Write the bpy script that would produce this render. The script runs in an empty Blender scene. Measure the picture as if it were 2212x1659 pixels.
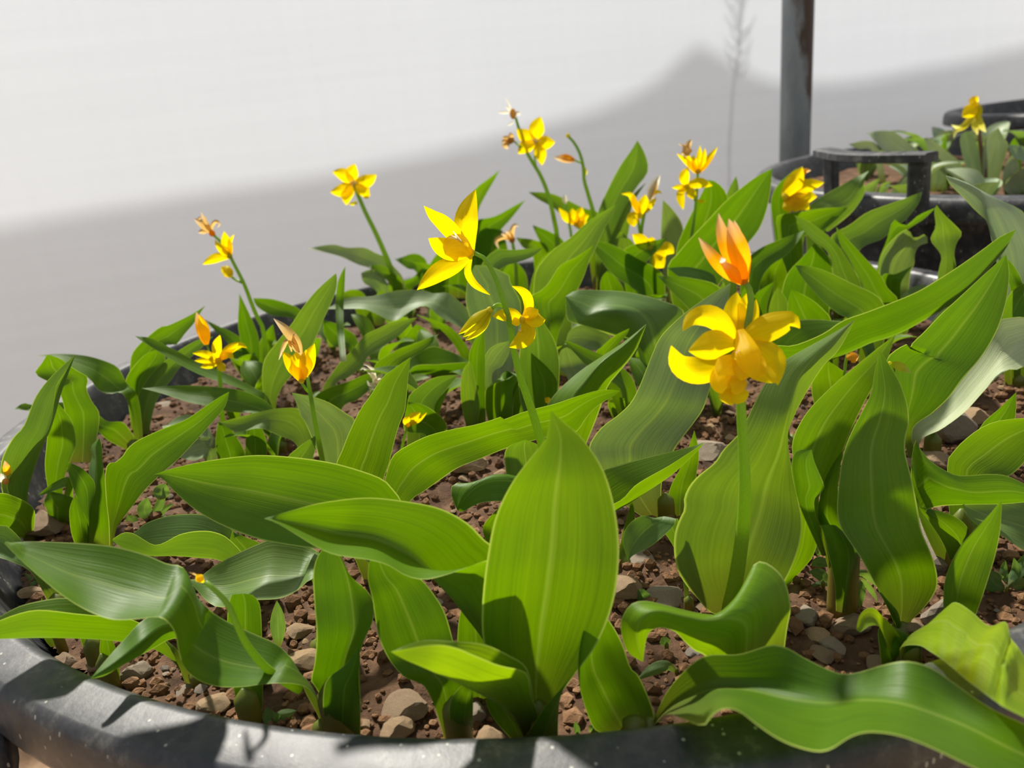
import bpy, bmesh, math, random
from mathutils import Vector, Matrix, noise

# ------------------------------------------------------------------ camera, light, exposure
scene = bpy.context.scene
COL = scene.collection
F_PX, IW, IH = 1640.0, 2212.0, 1659.0
PITCH, ROLL = math.radians(19.96), math.radians(6.36)
RIM_Z = 0.44                      # rim height of the front tub
TUB_R = 0.36                      # inner rim radius
CAM_Z = RIM_Z + 0.1723
TUB1 = Vector((0.0232, 0.5309, 0))
SOIL_Z = RIM_Z - 0.032
_F = Vector((0, math.cos(PITCH), -math.sin(PITCH)))
_U0 = Vector((0, math.sin(PITCH), math.cos(PITCH)))
_R0 = Vector((1, 0, 0))
_c, _s = math.cos(ROLL), math.sin(ROLL)
_R = _R0 * _c - _U0 * _s
_U = _R0 * _s + _U0 * _c
CAM = Vector((0, 0, CAM_Z))
cam_d = bpy.data.cameras.new('camera')
cam = bpy.data.objects.new('camera', cam_d); COL.objects.link(cam)
m = Matrix((_R, _U, -_F)).transposed().to_4x4(); m.translation = CAM
cam.matrix_world = m
cam_d.sensor_fit = 'HORIZONTAL'; cam_d.sensor_width = 36.0
cam_d.lens = F_PX / IW * 36.0
cam_d.clip_start = 0.01
cam_d.dof.use_dof = True; cam_d.dof.focus_distance = 0.34; cam_d.dof.aperture_fstop = 12.0
scene.camera = cam

SUN_AZ, SUN_EL = math.radians(-26), math.radians(51)      # behind the wall, a little to the left
SUN = Vector((math.sin(SUN_AZ) * math.cos(SUN_EL), math.cos(SUN_AZ) * math.cos(SUN_EL), math.sin(SUN_EL)))
sd = bpy.data.lights.new('sun', 'SUN'); sd.energy = 7.6; sd.angle = math.radians(3.0); sd.color = (1.0, 0.95, 0.86)
so = bpy.data.objects.new('sun', sd); COL.objects.link(so)
so.rotation_euler = (-SUN).to_track_quat('-Z', 'Y').to_euler(); so.location = SUN * 6
w = bpy.data.worlds.new('world'); scene.world = w; w.use_nodes = True
bg = w.node_tree.nodes['Background']; bg.inputs[0].default_value = (0.94, 0.97, 1.0, 1); bg.inputs[1].default_value = 0.52
vs = scene.view_settings
vs.view_transform = 'Standard'; vs.look = 'None'; vs.gamma = 1.0; vs.use_curve_mapping = False
vs.exposure = 0.0

# ------------------------------------------------------------------ geometry helpers
def ray(p):
    x, y = (p[0] - IW / 2) / F_PX, -(p[1] - IH / 2) / F_PX
    d = _F + _R * x + _U * y
    return d / d.y
def at(p, Y): return CAM + ray(p) * Y                    # point seen at a pixel, Y metres ahead
def on_z(p, z):
    d = ray(p); return CAM + d * ((z - CAM_Z) / d.z)
def px(s): return [tuple(float(v) for v in q.split(',')) for q in s.split()]
def cat(pts, n):
    """Catmull-Rom through 2-D points, resampled to n by arc length."""
    P = [pts[0]] + list(pts) + [pts[-1]]
    out = []
    for i in range(1, len(P) - 2):
        p0, p1, p2, p3 = P[i - 1], P[i], P[i + 1], P[i + 2]
        for k in range(8):
            t = k / 8
            out.append(tuple(0.5 * (2 * b + (c - a) * t + (2 * a - 5 * b + 4 * c - d) * t * t + (3 * b - a - 3 * c + d) * t ** 3)
                             for a, b, c, d in zip(p0, p1, p2, p3)))
    out.append(tuple(pts[-1]))
    L = [0.0]
    for a, b in zip(out, out[1:]): L.append(L[-1] + math.dist(a, b))
    res, j = [], 0
    for i in range(n):
        s = L[-1] * i / (n - 1)
        while j < len(L) - 2 and L[j + 1] < s: j += 1
        u = (s - L[j]) / max(L[j + 1] - L[j], 1e-9)
        res.append(tuple(a + (b - a) * u for a, b in zip(out[j], out[j + 1])))
    return res
def cat_ix(pts, n):
    """the same curve, sampled by control point instead of by length"""
    P = [pts[0]] + list(pts) + [pts[-1]]; k = len(pts) - 1; out = []
    for i in range(n):
        f = k * i / (n - 1); j = min(int(f), k - 1); t = f - j
        p0, p1, p2, p3 = P[j], P[j + 1], P[j + 2], P[j + 3]
        out.append(tuple(0.5 * (2 * b + (c - a) * t + (2 * a - 5 * b + 4 * c - d) * t * t + (3 * b - a - 3 * c + d) * t ** 3) for a, b, c, d in zip(p0, p1, p2, p3)))
    return out
def lerp_list(l, t):
    if not isinstance(l, (list, tuple)): l = [0, l * .6, l, l]
    if len(l) == 1: return l[0]
    f = t * (len(l) - 1); i = min(int(f), len(l) - 2); u = f - i
    u = u * u * (3 - 2 * u) * .5 + u * .5
    return l[i] + (l[i + 1] - l[i]) * u
def link_mesh(name, verts, faces, mat, parent=None, uvs=None, smooth=True):
    me = bpy.data.meshes.new(name)
    me.from_pydata([tuple(v) for v in verts], [], faces); me.update()
    if uvs is not None:
        uv = me.uv_layers.new(name='UVMap')
        for lp in me.loops: uv.data[lp.index].uv = uvs[lp.vertex_index]
    if smooth:
        for p in me.polygons: p.use_smooth = True
    if mat is not None: me.materials.append(mat)
    o = bpy.data.objects.new(name, me); COL.objects.link(o)
    if parent is not None:
        o.parent = parent
        o.matrix_parent_inverse = parent.matrix_world.inverted()
    return o
def from_bm(name, bm, mat, parent=None, smooth=False):
    me = bpy.data.meshes.new(name); bm.to_mesh(me); bm.free()
    if smooth:
        for p in me.polygons: p.use_smooth = True
    me.materials.append(mat)
    o = bpy.data.objects.new(name, me); COL.objects.link(o)
    if parent is not None:
        o.parent = parent; o.matrix_parent_inverse = parent.matrix_world.inverted()
    return o
def empty(name, loc):
    o = bpy.data.objects.new(name, None); COL.objects.link(o); o.location = loc
    o.empty_display_size = 0.01
    o.matrix_world = Matrix.Translation(Vector(loc))
    return o
def tag(o, label=None, cat_=None, group=None, kind=None):
    if label: o['label'] = label
    if cat_: o['category'] = cat_
    if group: o['group'] = group
    if kind: o['kind'] = kind
    return o
def tube_data(path, radii, seg=8, caps=True):
    n = len(path); verts, faces, uvs = [], [], []
    up = None
    for i, p in enumerate(path):
        t = (path[min(i + 1, n - 1)] - path[max(i - 1, 0)])
        t = t.normalized() if t.length > 1e-9 else Vector((0, 0, 1))
        if up is None: up = t.orthogonal().normalized()
        up = (up - t * up.dot(t)); up = up.normalized() if up.length > 1e-6 else t.orthogonal().normalized()
        bi = t.cross(up); r = radii(i / (n - 1)) if callable(radii) else radii[i]
        for k in range(seg):
            a = 2 * math.pi * k / seg
            verts.append(p + (up * math.cos(a) + bi * math.sin(a)) * r); uvs.append((k / seg, i / (n - 1)))
    for i in range(n - 1):
        for k in range(seg):
            a, b = i * seg + k, i * seg + (k + 1) % seg
            faces.append((a, b, b + seg, a + seg))
    if caps:
        faces.append(tuple(range(seg - 1, -1, -1))); faces.append(tuple((n - 1) * seg + k for k in range(seg)))
    return verts, faces, uvs
def merge(dst, src):
    o = len(dst[0]); dst[0].extend(src[0]); dst[1].extend([tuple(i + o for i in f) for f in src[1]])
    if len(src) > 2: dst[2].extend(src[2])
def blob_data(c, rx, ry, rz, n=8):
    verts, faces, uvs = [], [], []
    for i in range(n + 1):
        th = math.pi * i / n
        for k in range(n):
            a = 2 * math.pi * k / n
            verts.append(Vector(c) + Vector((rx * math.sin(th) * math.cos(a), ry * math.sin(th) * math.sin(a), rz * math.cos(th)))); uvs.append((k / n, i / n))
    for i in range(n):
        for k in range(n):
            faces.append((i * n + k, i * n + (k + 1) % n, (i + 1) * n + (k + 1) % n, (i + 1) * n + k))
    return verts, faces, uvs

# ------------------------------------------------------------------ materials
def new_mat(name):
    mt = bpy.data.materials.new(name); mt.use_nodes = True
    nt = mt.node_tree; nt.nodes.clear()
    out = nt.nodes.new('ShaderNodeOutputMaterial')
    return mt, nt, out
class N:
    def __init__(s, nt): s.nt = nt
    def n(s, t, **kw):
        nd = s.nt.nodes.new(t)
        for k, v in kw.items():
            if k.startswith('i_'):
                key = k[2:]; key = int(key) if key.isdigit() else key.replace('_', ' ')
                nd.inputs[key].default_value = v
            else: setattr(nd, k, v)
        return nd
    def l(s, a, b): s.nt.links.new(a, b)
    def ramp(s, fac, stops, mode='LINEAR'):
        r = s.nt.nodes.new('ShaderNodeValToRGB'); r.color_ramp.interpolation = mode
        e = r.color_ramp.elements
        e[0].position, e[0].color = stops[0][0], stops[0][1]
        e[1].position, e[1].color = stops[-1][0], stops[-1][1]
        for p, c in stops[1:-1]:
            q = e.new(p); q.color = c
        s.l(fac, r.inputs[0]); return r.outputs[0]
    def mix(s, fac, a, b, blend='MIX'):
        mx = s.nt.nodes.new('ShaderNodeMix'); mx.data_type = 'RGBA'; mx.blend_type = blend
        for sock, v in ((mx.inputs[0], fac), (mx.inputs[6], a), (mx.inputs[7], b)):
            if hasattr(v, 'links'): s.l(v, sock)
            else: sock.default_value = v
        return mx.outputs[2]
def rgb(r, g, b): return (r, g, b, 1)

def leaf_material(name, top, trans, rough=0.42, pale=0.0, tr=0.45, spec=0.36):
    """veins run along the blade (v), a paler midrib and margin across it (u)"""
    mt, nt, out = new_mat(name); h = N(nt)
    uv = h.n('ShaderNodeUVMap'); sep = h.n('ShaderNodeSeparateXYZ'); h.l(uv.outputs[0], sep.inputs[0])
    oi = h.n('ShaderNodeObjectInfo')
    mp = h.n('ShaderNodeMapping'); mp.inputs['Scale'].default_value = (46, 1.3, 1); h.l(uv.outputs[0], mp.inputs[0])
    add = h.n('ShaderNodeVectorMath', operation='ADD'); h.l(mp.outputs[0], add.inputs[0]); h.l(oi.outputs['Random'], add.inputs[1])
    nz = h.n('ShaderNodeTexNoise', i_Scale=1.0, i_Detail=3.0, i_Roughness=0.6); h.l(add.outputs[0], nz.inputs['Vector'])
    mp2 = h.n('ShaderNodeMapping'); mp2.inputs['Scale'].default_value = (3, 3, 1); h.l(uv.outputs[0], mp2.inputs[0])
    add2 = h.n('ShaderNodeVectorMath', operation='ADD'); h.l(mp2.outputs[0], add2.inputs[0]); h.l(oi.outputs['Random'], add2.inputs[1])
    nz2 = h.n('ShaderNodeTexNoise', i_Scale=1.2, i_Detail=2.0); h.l(add2.outputs[0], nz2.inputs['Vector'])
    vein = h.ramp(nz.outputs[0], [(0.3, rgb(.86, .86, .86)), (0.7, rgb(1.10, 1.10, 1.10))])
    blot = h.ramp(nz2.outputs[0], [(0.3, rgb(.85, .9, .85)), (0.7, rgb(1.1, 1.08, 1.05))])
    var = h.ramp(oi.outputs['Random'], [(0, rgb(.82, .88, .85)), (.5, rgb(1, 1, 1)), (1, rgb(1.18, 1.08, 1.0))])
    # margin painted pale for the light its edge catches; midrib
    mar = h.ramp(sep.outputs[0], [(0, rgb(1, 1, 1)), (.007, rgb(1, 1, 1)), (.018, rgb(0, 0, 0)), (.465, rgb(0, 0, 0)), (.5, rgb(.28, .28, .28)), (.535, rgb(0, 0, 0)), (.982, rgb(0, 0, 0)), (.993, rgb(1, 1, 1)), (1, rgb(1, 1, 1))])
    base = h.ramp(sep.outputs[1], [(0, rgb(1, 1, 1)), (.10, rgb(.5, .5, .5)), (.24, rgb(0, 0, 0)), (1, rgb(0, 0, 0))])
    def chan(c, marg, bs):
        x = h.mix(1.0, c, vein, 'MULTIPLY'); x = h.mix(1.0, x, blot, 'MULTIPLY'); x = h.mix(1.0, x, var, 'MULTIPLY')
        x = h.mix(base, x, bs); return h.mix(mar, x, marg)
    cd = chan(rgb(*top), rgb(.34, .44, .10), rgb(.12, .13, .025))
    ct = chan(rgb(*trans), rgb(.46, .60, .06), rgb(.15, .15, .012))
    bp = h.n('ShaderNodeBump', i_Strength=0.35, i_Distance=0.0006); h.l(nz.outputs[0], bp.inputs['Height'])
    pb = h.n('ShaderNodeBsdfPrincipled', i_Roughness=rough); h.l(cd, pb.inputs['Base Color']); h.l(bp.outputs[0], pb.inputs['Normal'])
    pb.inputs['Specular IOR Level'].default_value = spec
    pb.inputs['Sheen Weight'].default_value = .04; pb.inputs['Sheen Roughness'].default_value = .4; pb.inputs['Sheen Tint'].default_value = (.85, 1, .9, 1)
    tb = h.n('ShaderNodeBsdfTranslucent'); h.l(ct, tb.inputs[0]); h.l(bp.outputs[0], tb.inputs['Normal'])
    ms = h.n('ShaderNodeMixShader'); ms.inputs[0].default_value = tr
    h.l(pb.outputs[0], ms.inputs[1]); h.l(tb.outputs[0], ms.inputs[2]); h.l(ms.outputs[0], out.inputs[0])
    return mt
M = {}
M['leaf'] = leaf_material('lily_leaf', (.082, .182, .003), (.155, .305, .0003), rough=.46)
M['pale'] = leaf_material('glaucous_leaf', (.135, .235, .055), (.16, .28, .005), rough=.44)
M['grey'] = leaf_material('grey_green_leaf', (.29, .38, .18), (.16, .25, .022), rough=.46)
M['backlit'] = leaf_material('backlit_leaf', (.20, .31, .006), (.50, .66, .001), rough=.48, tr=.5)  # sun shining through the blade, painted in as a brighter green
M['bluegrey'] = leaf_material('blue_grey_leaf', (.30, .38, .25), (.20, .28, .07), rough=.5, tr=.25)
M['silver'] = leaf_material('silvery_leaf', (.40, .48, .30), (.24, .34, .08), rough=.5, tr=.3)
M['lime'] = leaf_material('backlit_lime_leaf', (.12, .23, .004), (.27, .44, .0005), rough=.46)  # leaf green lightened to paint in some of the sun shining through
M['weed'] = leaf_material('seedling_leaf', (.12, .21, .08), (.2, .34, .04), rough=.55)
def petal_material(name, a, b, tr=.72, rough=.5):
    mt, nt, out = new_mat(name); h = N(nt)
    uv = h.n('ShaderNodeUVMap'); sep = h.n('ShaderNodeSeparateXYZ'); h.l(uv.outputs[0], sep.inputs[0])
    mp = h.n('ShaderNodeMapping'); mp.inputs['Scale'].default_value = (14, 1, 1); h.l(uv.outputs[0], mp.inputs[0])
    nz = h.n('ShaderNodeTexNoise', i_Scale=1.0, i_Detail=3.0); h.l(mp.outputs[0], nz.inputs['Vector'])
    st = h.ramp(nz.outputs[0], [(.3, rgb(.88, .86, .86)), (.7, rgb(1.0, 1.0, 1.0))])
    c = h.ramp(sep.outputs[1], [(0, rgb(*a)), (.6, rgb(*a)), (1, rgb(*b))]); c = h.mix(1.0, c, st, 'MULTIPLY')
    bp = h.n('ShaderNodeBump', i_Strength=.3, i_Distance=.0005); h.l(nz.outputs[0], bp.inputs['Height'])
    pb = h.n('ShaderNodeBsdfPrincipled', i_Roughness=rough); h.l(c, pb.inputs['Base Color']); h.l(bp.outputs[0], pb.inputs['Normal'])
    pb.inputs['Specular IOR Level'].default_value = .25
    tb = h.n('ShaderNodeBsdfTranslucent'); h.l(c, tb.inputs[0])
    ms = h.n('ShaderNodeMixShader'); ms.inputs[0].default_value = tr
    h.l(pb.outputs[0], ms.inputs[1]); h.l(tb.outputs[0], ms.inputs[2]); h.l(ms.outputs[0], out.inputs[0])
    return mt
M['petal'] = petal_material('yellow_petal', (1.0, .74, .001), (1.0, .78, .001))
M['lemon'] = petal_material('pale_yellow_petal', (.78, .72, .06), (.88, .84, .30))
M['orange'] = petal_material('ageing_orange_petal', (1.0, .46, .003), (.84, .58, .30))
M['dry'] = petal_material('withered_petal', (.70, .45, .13), (.72, .58, .38))
M['white'] = petal_material('dry_white_petal', (.80, .74, .55), (.85, .80, .66))
M['budc'] = petal_material('green_yellow_bud', (.72, .66, .006), (.95, .74, .004))
def stem_material(name, a, b, rough=.45, tr=0.0):
    mt, nt, out = new_mat(name); h = N(nt)
    uv = h.n('ShaderNodeUVMap'); sep = h.n('ShaderNodeSeparateXYZ'); h.l(uv.outputs[0], sep.inputs[0])
    c = h.ramp(sep.outputs[1], [(0, rgb(*a)), (1, rgb(*b))])
    nz = h.n('ShaderNodeTexNoise', i_Scale=90.0, i_Detail=2.0); st = h.ramp(nz.outputs[0], [(.3, rgb(.85, .85, .85)), (.7, rgb(1.1, 1.1, 1.1))])
    c = h.mix(1.0, c, st, 'MULTIPLY')
    pb = h.n('ShaderNodeBsdfPrincipled', i_Roughness=rough); h.l(c, pb.inputs['Base Color'])
    if tr:
        tb = h.n('ShaderNodeBsdfTranslucent'); h.l(h.mix(1.0, c, rgb(1.6, 1.5, .5), 'MULTIPLY'), tb.inputs[0]); ms = h.n('ShaderNodeMixShader'); ms.inputs[0].default_value = tr
        h.l(pb.outputs[0], ms.inputs[1]); h.l(tb.outputs[0], ms.inputs[2]); h.l(ms.outputs[0], out.inputs[0])
    else: h.l(pb.outputs[0], out.inputs[0])
    return mt
M['stem'] = stem_material('green_flower_stem', (.34, .50, .03), (.22, .36, .06), tr=.55)
M['sheath'] = stem_material('olive_leaf_sheath', (.24, .17, .03), (.15, .20, .03), tr=.35)
M['redstem'] = stem_material('brown_red_stem', (.16, .06, .05), (.2, .12, .06))

def plastic_material():
    mt, nt, out = new_mat('black_tub_plastic'); h = N(nt)
    tc = h.n('ShaderNodeTexCoord')
    nz = h.n('ShaderNodeTexNoise', i_Scale=75.0, i_Detail=6.0, i_Roughness=.7); h.l(tc.outputs['Object'], nz.inputs['Vector'])
    nzb = h.n('ShaderNodeTexNoise', i_Scale=14.0, i_Detail=4.0); h.l(tc.outputs['Object'], nzb.inputs['Vector'])
    vo = h.n('ShaderNodeTexVoronoi', i_Scale=430.0, i_Randomness=1.0); mps = h.n('ShaderNodeMapping'); mps.inputs['Scale'].default_value = (1.0, 1.0, .45); h.l(tc.outputs['Object'], mps.inputs[0]); h.l(mps.outputs[0], vo.inputs['Vector'])
    vc = h.n('ShaderNodeSeparateXYZ'); h.l(vo.outputs['Color'], vc.inputs[0])
    pick = h.n('ShaderNodeMath', operation='GREATER_THAN', i_1=.88); h.l(vc.outputs[0], pick.inputs[0])
    near = h.n('ShaderNodeMath', operation='LESS_THAN', i_1=.22); h.l(vo.outputs['Distance'], near.inputs[0])
    spk = h.n('ShaderNodeMath', operation='MULTIPLY'); h.l(pick.outputs[0], spk.inputs[0]); h.l(near.outputs[0], spk.inputs[1])
    dust = h.ramp(nz.outputs[0], [(.42, rgb(.016, .018, .024)), (.56, rgb(.04, .04, .042)), (.70, rgb(.13, .125, .112))])
    c = h.mix(spk.outputs[0], dust, rgb(.30, .29, .25))
    ro = h.ramp(nzb.outputs[0], [(.3, rgb(.40, .40, .40)), (.7, rgb(.54, .54, .54))])
    bp = h.n('ShaderNodeBump', i_Strength=.45, i_Distance=.0006); h.l(nz.outputs[0], bp.inputs['Height'])
    pb = h.n('ShaderNodeBsdfPrincipled'); h.l(c, pb.inputs['Base Color']); h.l(ro, pb.inputs['Roughness']); h.l(bp.outputs[0], pb.inputs['Normal'])
    pb.inputs['Specular IOR Level'].default_value = .55
    h.l(pb.outputs[0], out.inputs[0]); return mt
M['plastic'] = plastic_material()
def earth_material(name, dark, mid, light, scale):
    mt, nt, out = new_mat(name); h = N(nt)
    tc = h.n('ShaderNodeTexCoord'); oi = h.n('ShaderNodeObjectInfo')
    ad = h.n('ShaderNodeVectorMath', operation='ADD'); h.l(tc.outputs['Object'], ad.inputs[0]); h.l(oi.outputs['Random'], ad.inputs[1])
    nz = h.n('ShaderNodeTexNoise', i_Scale=scale, i_Detail=8.0, i_Roughness=.68); h.l(ad.outputs[0], nz.inputs['Vector'])
    nf = h.n('ShaderNodeTexNoise', i_Scale=scale * 6, i_Detail=4.0, i_Roughness=.7); h.l(ad.outputs[0], nf.inputs['Vector'])
    c = h.ramp(nz.outputs[0], [(.32, rgb(*dark)), (.5, rgb(*mid)), (.68, rgb(*light))])
    var = h.ramp(oi.outputs['Random'], [(0, rgb(.75, .75, .78)), (1, rgb(1.2, 1.15, 1.05))]); c = h.mix(1.0, c, var, 'MULTIPLY')
    bp = h.n('ShaderNodeBump', i_Strength=.7, i_Distance=.0015); h.l(nf.outputs[0], bp.inputs['Height'])
    pb = h.n('ShaderNodeBsdfPrincipled', i_Roughness=.9); h.l(c, pb.inputs['Base Color']); h.l(bp.outputs[0], pb.inputs['Normal'])
    pb.inputs['Specular IOR Level'].default_value = .25
    h.l(pb.outputs[0], out.inputs[0]); return mt
M['soil'] = earth_material('brown_potting_soil', (.05, .026, .013), (.115, .060, .030), (.20, .115, .06), 60)
M['crumb'] = earth_material('soil_crumb', (.07, .037, .019), (.14, .075, .038), (.23, .135, .075), 90)
M['stone'] = earth_material('tan_stone', (.24, .16, .09), (.44, .31, .19), (.60, .46, .31), 45)
M['greystone'] = earth_material('grey_stone', (.20, .165, .13), (.36, .30, .24), (.52, .45, .37), 45)
M['ground'] = earth_material('bare_ground', (.16, .10, .06), (.30, .20, .13), (.46, .34, .24), 16)

def film_material():
    mt, nt, out = new_mat('translucent_white_film'); h = N(nt)
    tc = h.n('ShaderNodeTexCoord'); mp = h.n('ShaderNodeMapping'); mp.inputs['Scale'].default_value = (.7, .7, 22); h.l(tc.outputs['Object'], mp.inputs[0])
    nz = h.n('ShaderNodeTexNoise', i_Scale=1.6, i_Detail=5.0); h.l(mp.outputs[0], nz.inputs['Vector'])
    mp2 = h.n('ShaderNodeMapping'); mp2.inputs['Scale'].default_value = (30, 30, .6); h.l(tc.outputs['Object'], mp2.inputs[0])
    nz2 = h.n('ShaderNodeTexNoise', i_Scale=1.6, i_Detail=4.0); h.l(mp2.outputs[0], nz2.inputs['Vector'])
    a = h.ramp(nz.outputs[0], [(.3, rgb(.965, .965, .965)), (.7, rgb(1, 1, 1))]); b = h.ramp(nz2.outputs[0], [(.3, rgb(.985, .985, .985)), (.7, rgb(1, 1, 1))])
    k = h.mix(1.0, a, b, 'MULTIPLY')
    ct = h.mix(1.0, k, rgb(.86, .92, 1.0), 'MULTIPLY'); cd = h.mix(1.0, k, rgb(.93, .95, .985), 'MULTIPLY')
    d = h.n('ShaderNodeBsdfDiffuse'); h.l(cd, d.inputs[0]); t = h.n('ShaderNodeBsdfTranslucent'); h.l(ct, t.inputs[0])
    ms = h.n('ShaderNodeMixShader'); ms.inputs[0].default_value = .34
    h.l(d.outputs[0], ms.inputs[1]); h.l(t.outputs[0], ms.inputs[2]); h.l(ms.outputs[0], out.inputs[0]); return mt
M['film'] = film_material()
def steel_material():
    mt, nt, out = new_mat('weathered_steel'); h = N(nt)
    tc = h.n('ShaderNodeTexCoord')
    mp = h.n('ShaderNodeMapping'); mp.inputs['Scale'].default_value = (1, 1, .3); h.l(tc.outputs['Object'], mp.inputs[0])
    nz = h.n('ShaderNodeTexNoise', i_Scale=18.0, i_Detail=6.0, i_Roughness=.65); h.l(mp.outputs[0], nz.inputs['Vector'])
    c0 = h.ramp(nz.outputs[0], [(.35, rgb(.20, .22, .23)), (.65, rgb(.32, .34, .35))])
    sp = h.n('ShaderNodeSeparateXYZ'); h.l(tc.outputs['Object'], sp.inputs[0])
    ax = h.n('ShaderNodeMath', operation='MULTIPLY_ADD', i_1=9.0, i_2=-5.55); h.l(sp.outputs[0], ax.inputs[0])
    az = h.n('ShaderNodeMath', operation='MULTIPLY_ADD', i_1=1.7, i_2=-.85); h.l(sp.outputs[2], az.inputs[0])
    sm_ = h.n('ShaderNodeMath', operation='ADD'); h.l(ax.outputs[0], sm_.inputs[0]); h.l(az.outputs[0], sm_.inputs[1])
    sn = h.n('ShaderNodeMath', operation='ADD'); h.l(sm_.outputs[0], sn.inputs[0]); h.l(nz.outputs[0], sn.inputs[1])
    rf = h.ramp(sn.outputs[0], [(.50, rgb(0, 0, 0)), (.62, rgb(1, 1, 1))])
    c = h.mix(rf, c0, rgb(.075, .045, .03))
    pb = h.n('ShaderNodeBsdfPrincipled', i_Roughness=.5, i_Metallic=.35); h.l(c, pb.inputs['Base Color'])
    h.l(pb.outputs[0], out.inputs[0]); return mt
M['steel'] = steel_material()
def caster_material():
    mt, nt, out = new_mat('grey_caster'); h = N(nt)
    nz = h.n('ShaderNodeTexNoise', i_Scale=8.0); c = h.ramp(nz.outputs[0], [(.3, rgb(.45, .45, .45)), (.7, rgb(.55, .55, .55))])
    d = h.n('ShaderNodeBsdfDiffuse'); h.l(c, d.inputs[0]); t = h.n('ShaderNodeBsdfTransparent', i_0=rgb(.9, .9, .9)); ms = h.n('ShaderNodeMixShader'); ms.inputs[0].default_value = .66
    h.l(d.outputs[0], ms.inputs[1]); h.l(t.outputs[0], ms.inputs[2]); h.l(ms.outputs[0], out.inputs[0]); return mt
M['caster'] = caster_material()  # for the unseen shade caster; see-through share sets how deep its shade is
M['bark'] = stem_material('bare_twig_bark', (.16, .12, .09), (.2, .15, .11), .8)

# ------------------------------------------------------------------ the setting
rnd = random.Random(7)
WALL_Y0, WALL_K = 1.72, 0.22
def wall_y(x): return WALL_Y0 + WALL_K * x
def build_wall():
    nx, nz_ = 90, 24; X0, X1, Z0, Z1 = -2.6, 2.8, -0.02, 1.16
    v, f = [], []
    for j in range(nz_ + 1):
        for i in range(nx + 1):
            x = X0 + (X1 - X0) * i / nx; z = Z0 + (Z1 - Z0) * j / nz_
            y = wall_y(x) + .006 * noise.noise(Vector((x * 2.2, z * 1.1, 3))) + .002 * noise.noise(Vector((x * 9, z * 3, 5)))
            v.append((x, y, z))
    for j in range(nz_):
        for i in range(nx):
            a = j * (nx + 1) + i; f.append((a, a + 1, a + nx + 2, a + nx + 1))
    tag(link_mesh('wall_back', v, f, M['film']), 'translucent white plastic sheet wall of the growing tunnel', kind='structure')
build_wall()
def build_ground():
    n = 110; X0, X1, Y0, Y1 = -3.2, 3.4, -1.6, 4.4
    v, f = [], []
    for j in range(n + 1):
        for i in range(n + 1):
            x = X0 + (X1 - X0) * i / n; y = Y0 + (Y1 - Y0) * j / n
            v.append((x, y, -.006 + .006 * noise.noise(Vector((x * 6, y * 6, 0)))))
    for j in range(n):
        for i in range(n):
            a = j * (n + 1) + i; f.append((a, a + 1, a + n + 2, a + n + 1))
    tag(link_mesh('floor', v, f, M['ground']), 'bare brown earth floor strewn with stones', kind='structure')
build_ground()

# unseen peaked body outside, outlined only to cast the shade on the sheet
def build_caster():
    prof = px('-700,640 -300,560 0,492 300,443 600,395 850,352 1050,312 1200,270 1300,240 1390,195 1450,150 1490,115 1515,103 1545,118 1585,142 1630,165 1690,184 1800,185 1900,172 2000,153 2100,133 2212,106 2400,66 2700,10')
    prof = cat(prof, 90)
    ridge = []
    for p in prof:
        d = ray(p); Y = WALL_Y0 / (1 - WALL_K * d.x); W = CAM + d * Y
        den = SUN.y - WALL_K * SUN.x
        ridge.append(W + SUN * (.42 / den))
    v, f = [], []
    n = len(ridge)
    for r in ridge:
        v += [(r.x, r.y - .006, 0), (r.x, r.y - .006, r.z - .004), (r.x, r.y, r.z), (r.x, r.y + .006, r.z - .006), (r.x, r.y + r.z * .55, 0)]
    for i in range(n - 1):
        for k in range(4):
            a = i * 5 + k; f.append((a, a + 1, a + 6, a + 5))
    f.append(tuple(range(5))); f.append(tuple((n - 1) * 5 + 4 - k for k in range(5)))
    tag(link_mesh('shade_caster', v, f, M['caster'], smooth=False), 'unseen peaked shape outside, added to cast the shade on the white plastic', 'shade caster')
build_caster()
def build_sapling():
    rr = random.Random(11)
    def wall_pt(p, off):
        d = ray(p); Y = WALL_Y0 / (1 - WALL_K * d.x); W = CAM + d * Y
        return W + SUN * (off / (SUN.y - WALL_K * SUN.x))
    root = None
    trunk = [wall_pt(p, .15) for p in cat(px('1575,330 1585,180 1597,110 1600,40 1612,-60 1620,-140'), 14)]
    g = Vector((trunk[0].x, trunk[0].y, 0)); trunk = [g, g.lerp(trunk[0], .5)] + trunk
    root = empty('sapling', g)
    tag(root, 'thin bare sapling outside, faint on the sheet left of the steel post', 'sapling')
    vv = tube_data(trunk, lambda t: .0030 * (1 - .5 * t), 6); link_mesh('trunk', *vv[:2], M['bark'], root, vv[2])
    for k in range(26):
        y = 165 - k * 11; x = 1592 + rr.uniform(-3, 6)
        s = -1 if k % 2 else 1
        L = rr.uniform(22, 46)
        q = [(x, y), (x + s * L * .5, y - L * .35), (x + s * L * .8, y - L * .95)]
        path = [wall_pt(p, .15) for p in cat(q, 6)]
        t = tube_data(path, lambda t: .0022 * (1 - .7 * t), 5); link_mesh('twig', *t[:2], M['bark'], root, t[2])
build_sapling()

# steel post
def build_post():
    b = at((1716, 345), 1.52); top = at((1722, 0), 1.52)
    path = [Vector((b.x, b.y, 0)), Vector((b.x, b.y, .5)), Vector((b.x + .002, b.y, 1.6))]
    P = []
    for i in range(25):
        P.append(Vector((b.x + .0015 * i / 24, b.y, 1.75 * i / 24)))
    v, f, u = tube_data(P, lambda t: .0285, 24)
    tag(link_mesh('steel_post', v, f, M['steel'], uvs=u), 'round grey steel post with rust stains by the white sheet', 'post')
build_post()

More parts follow.
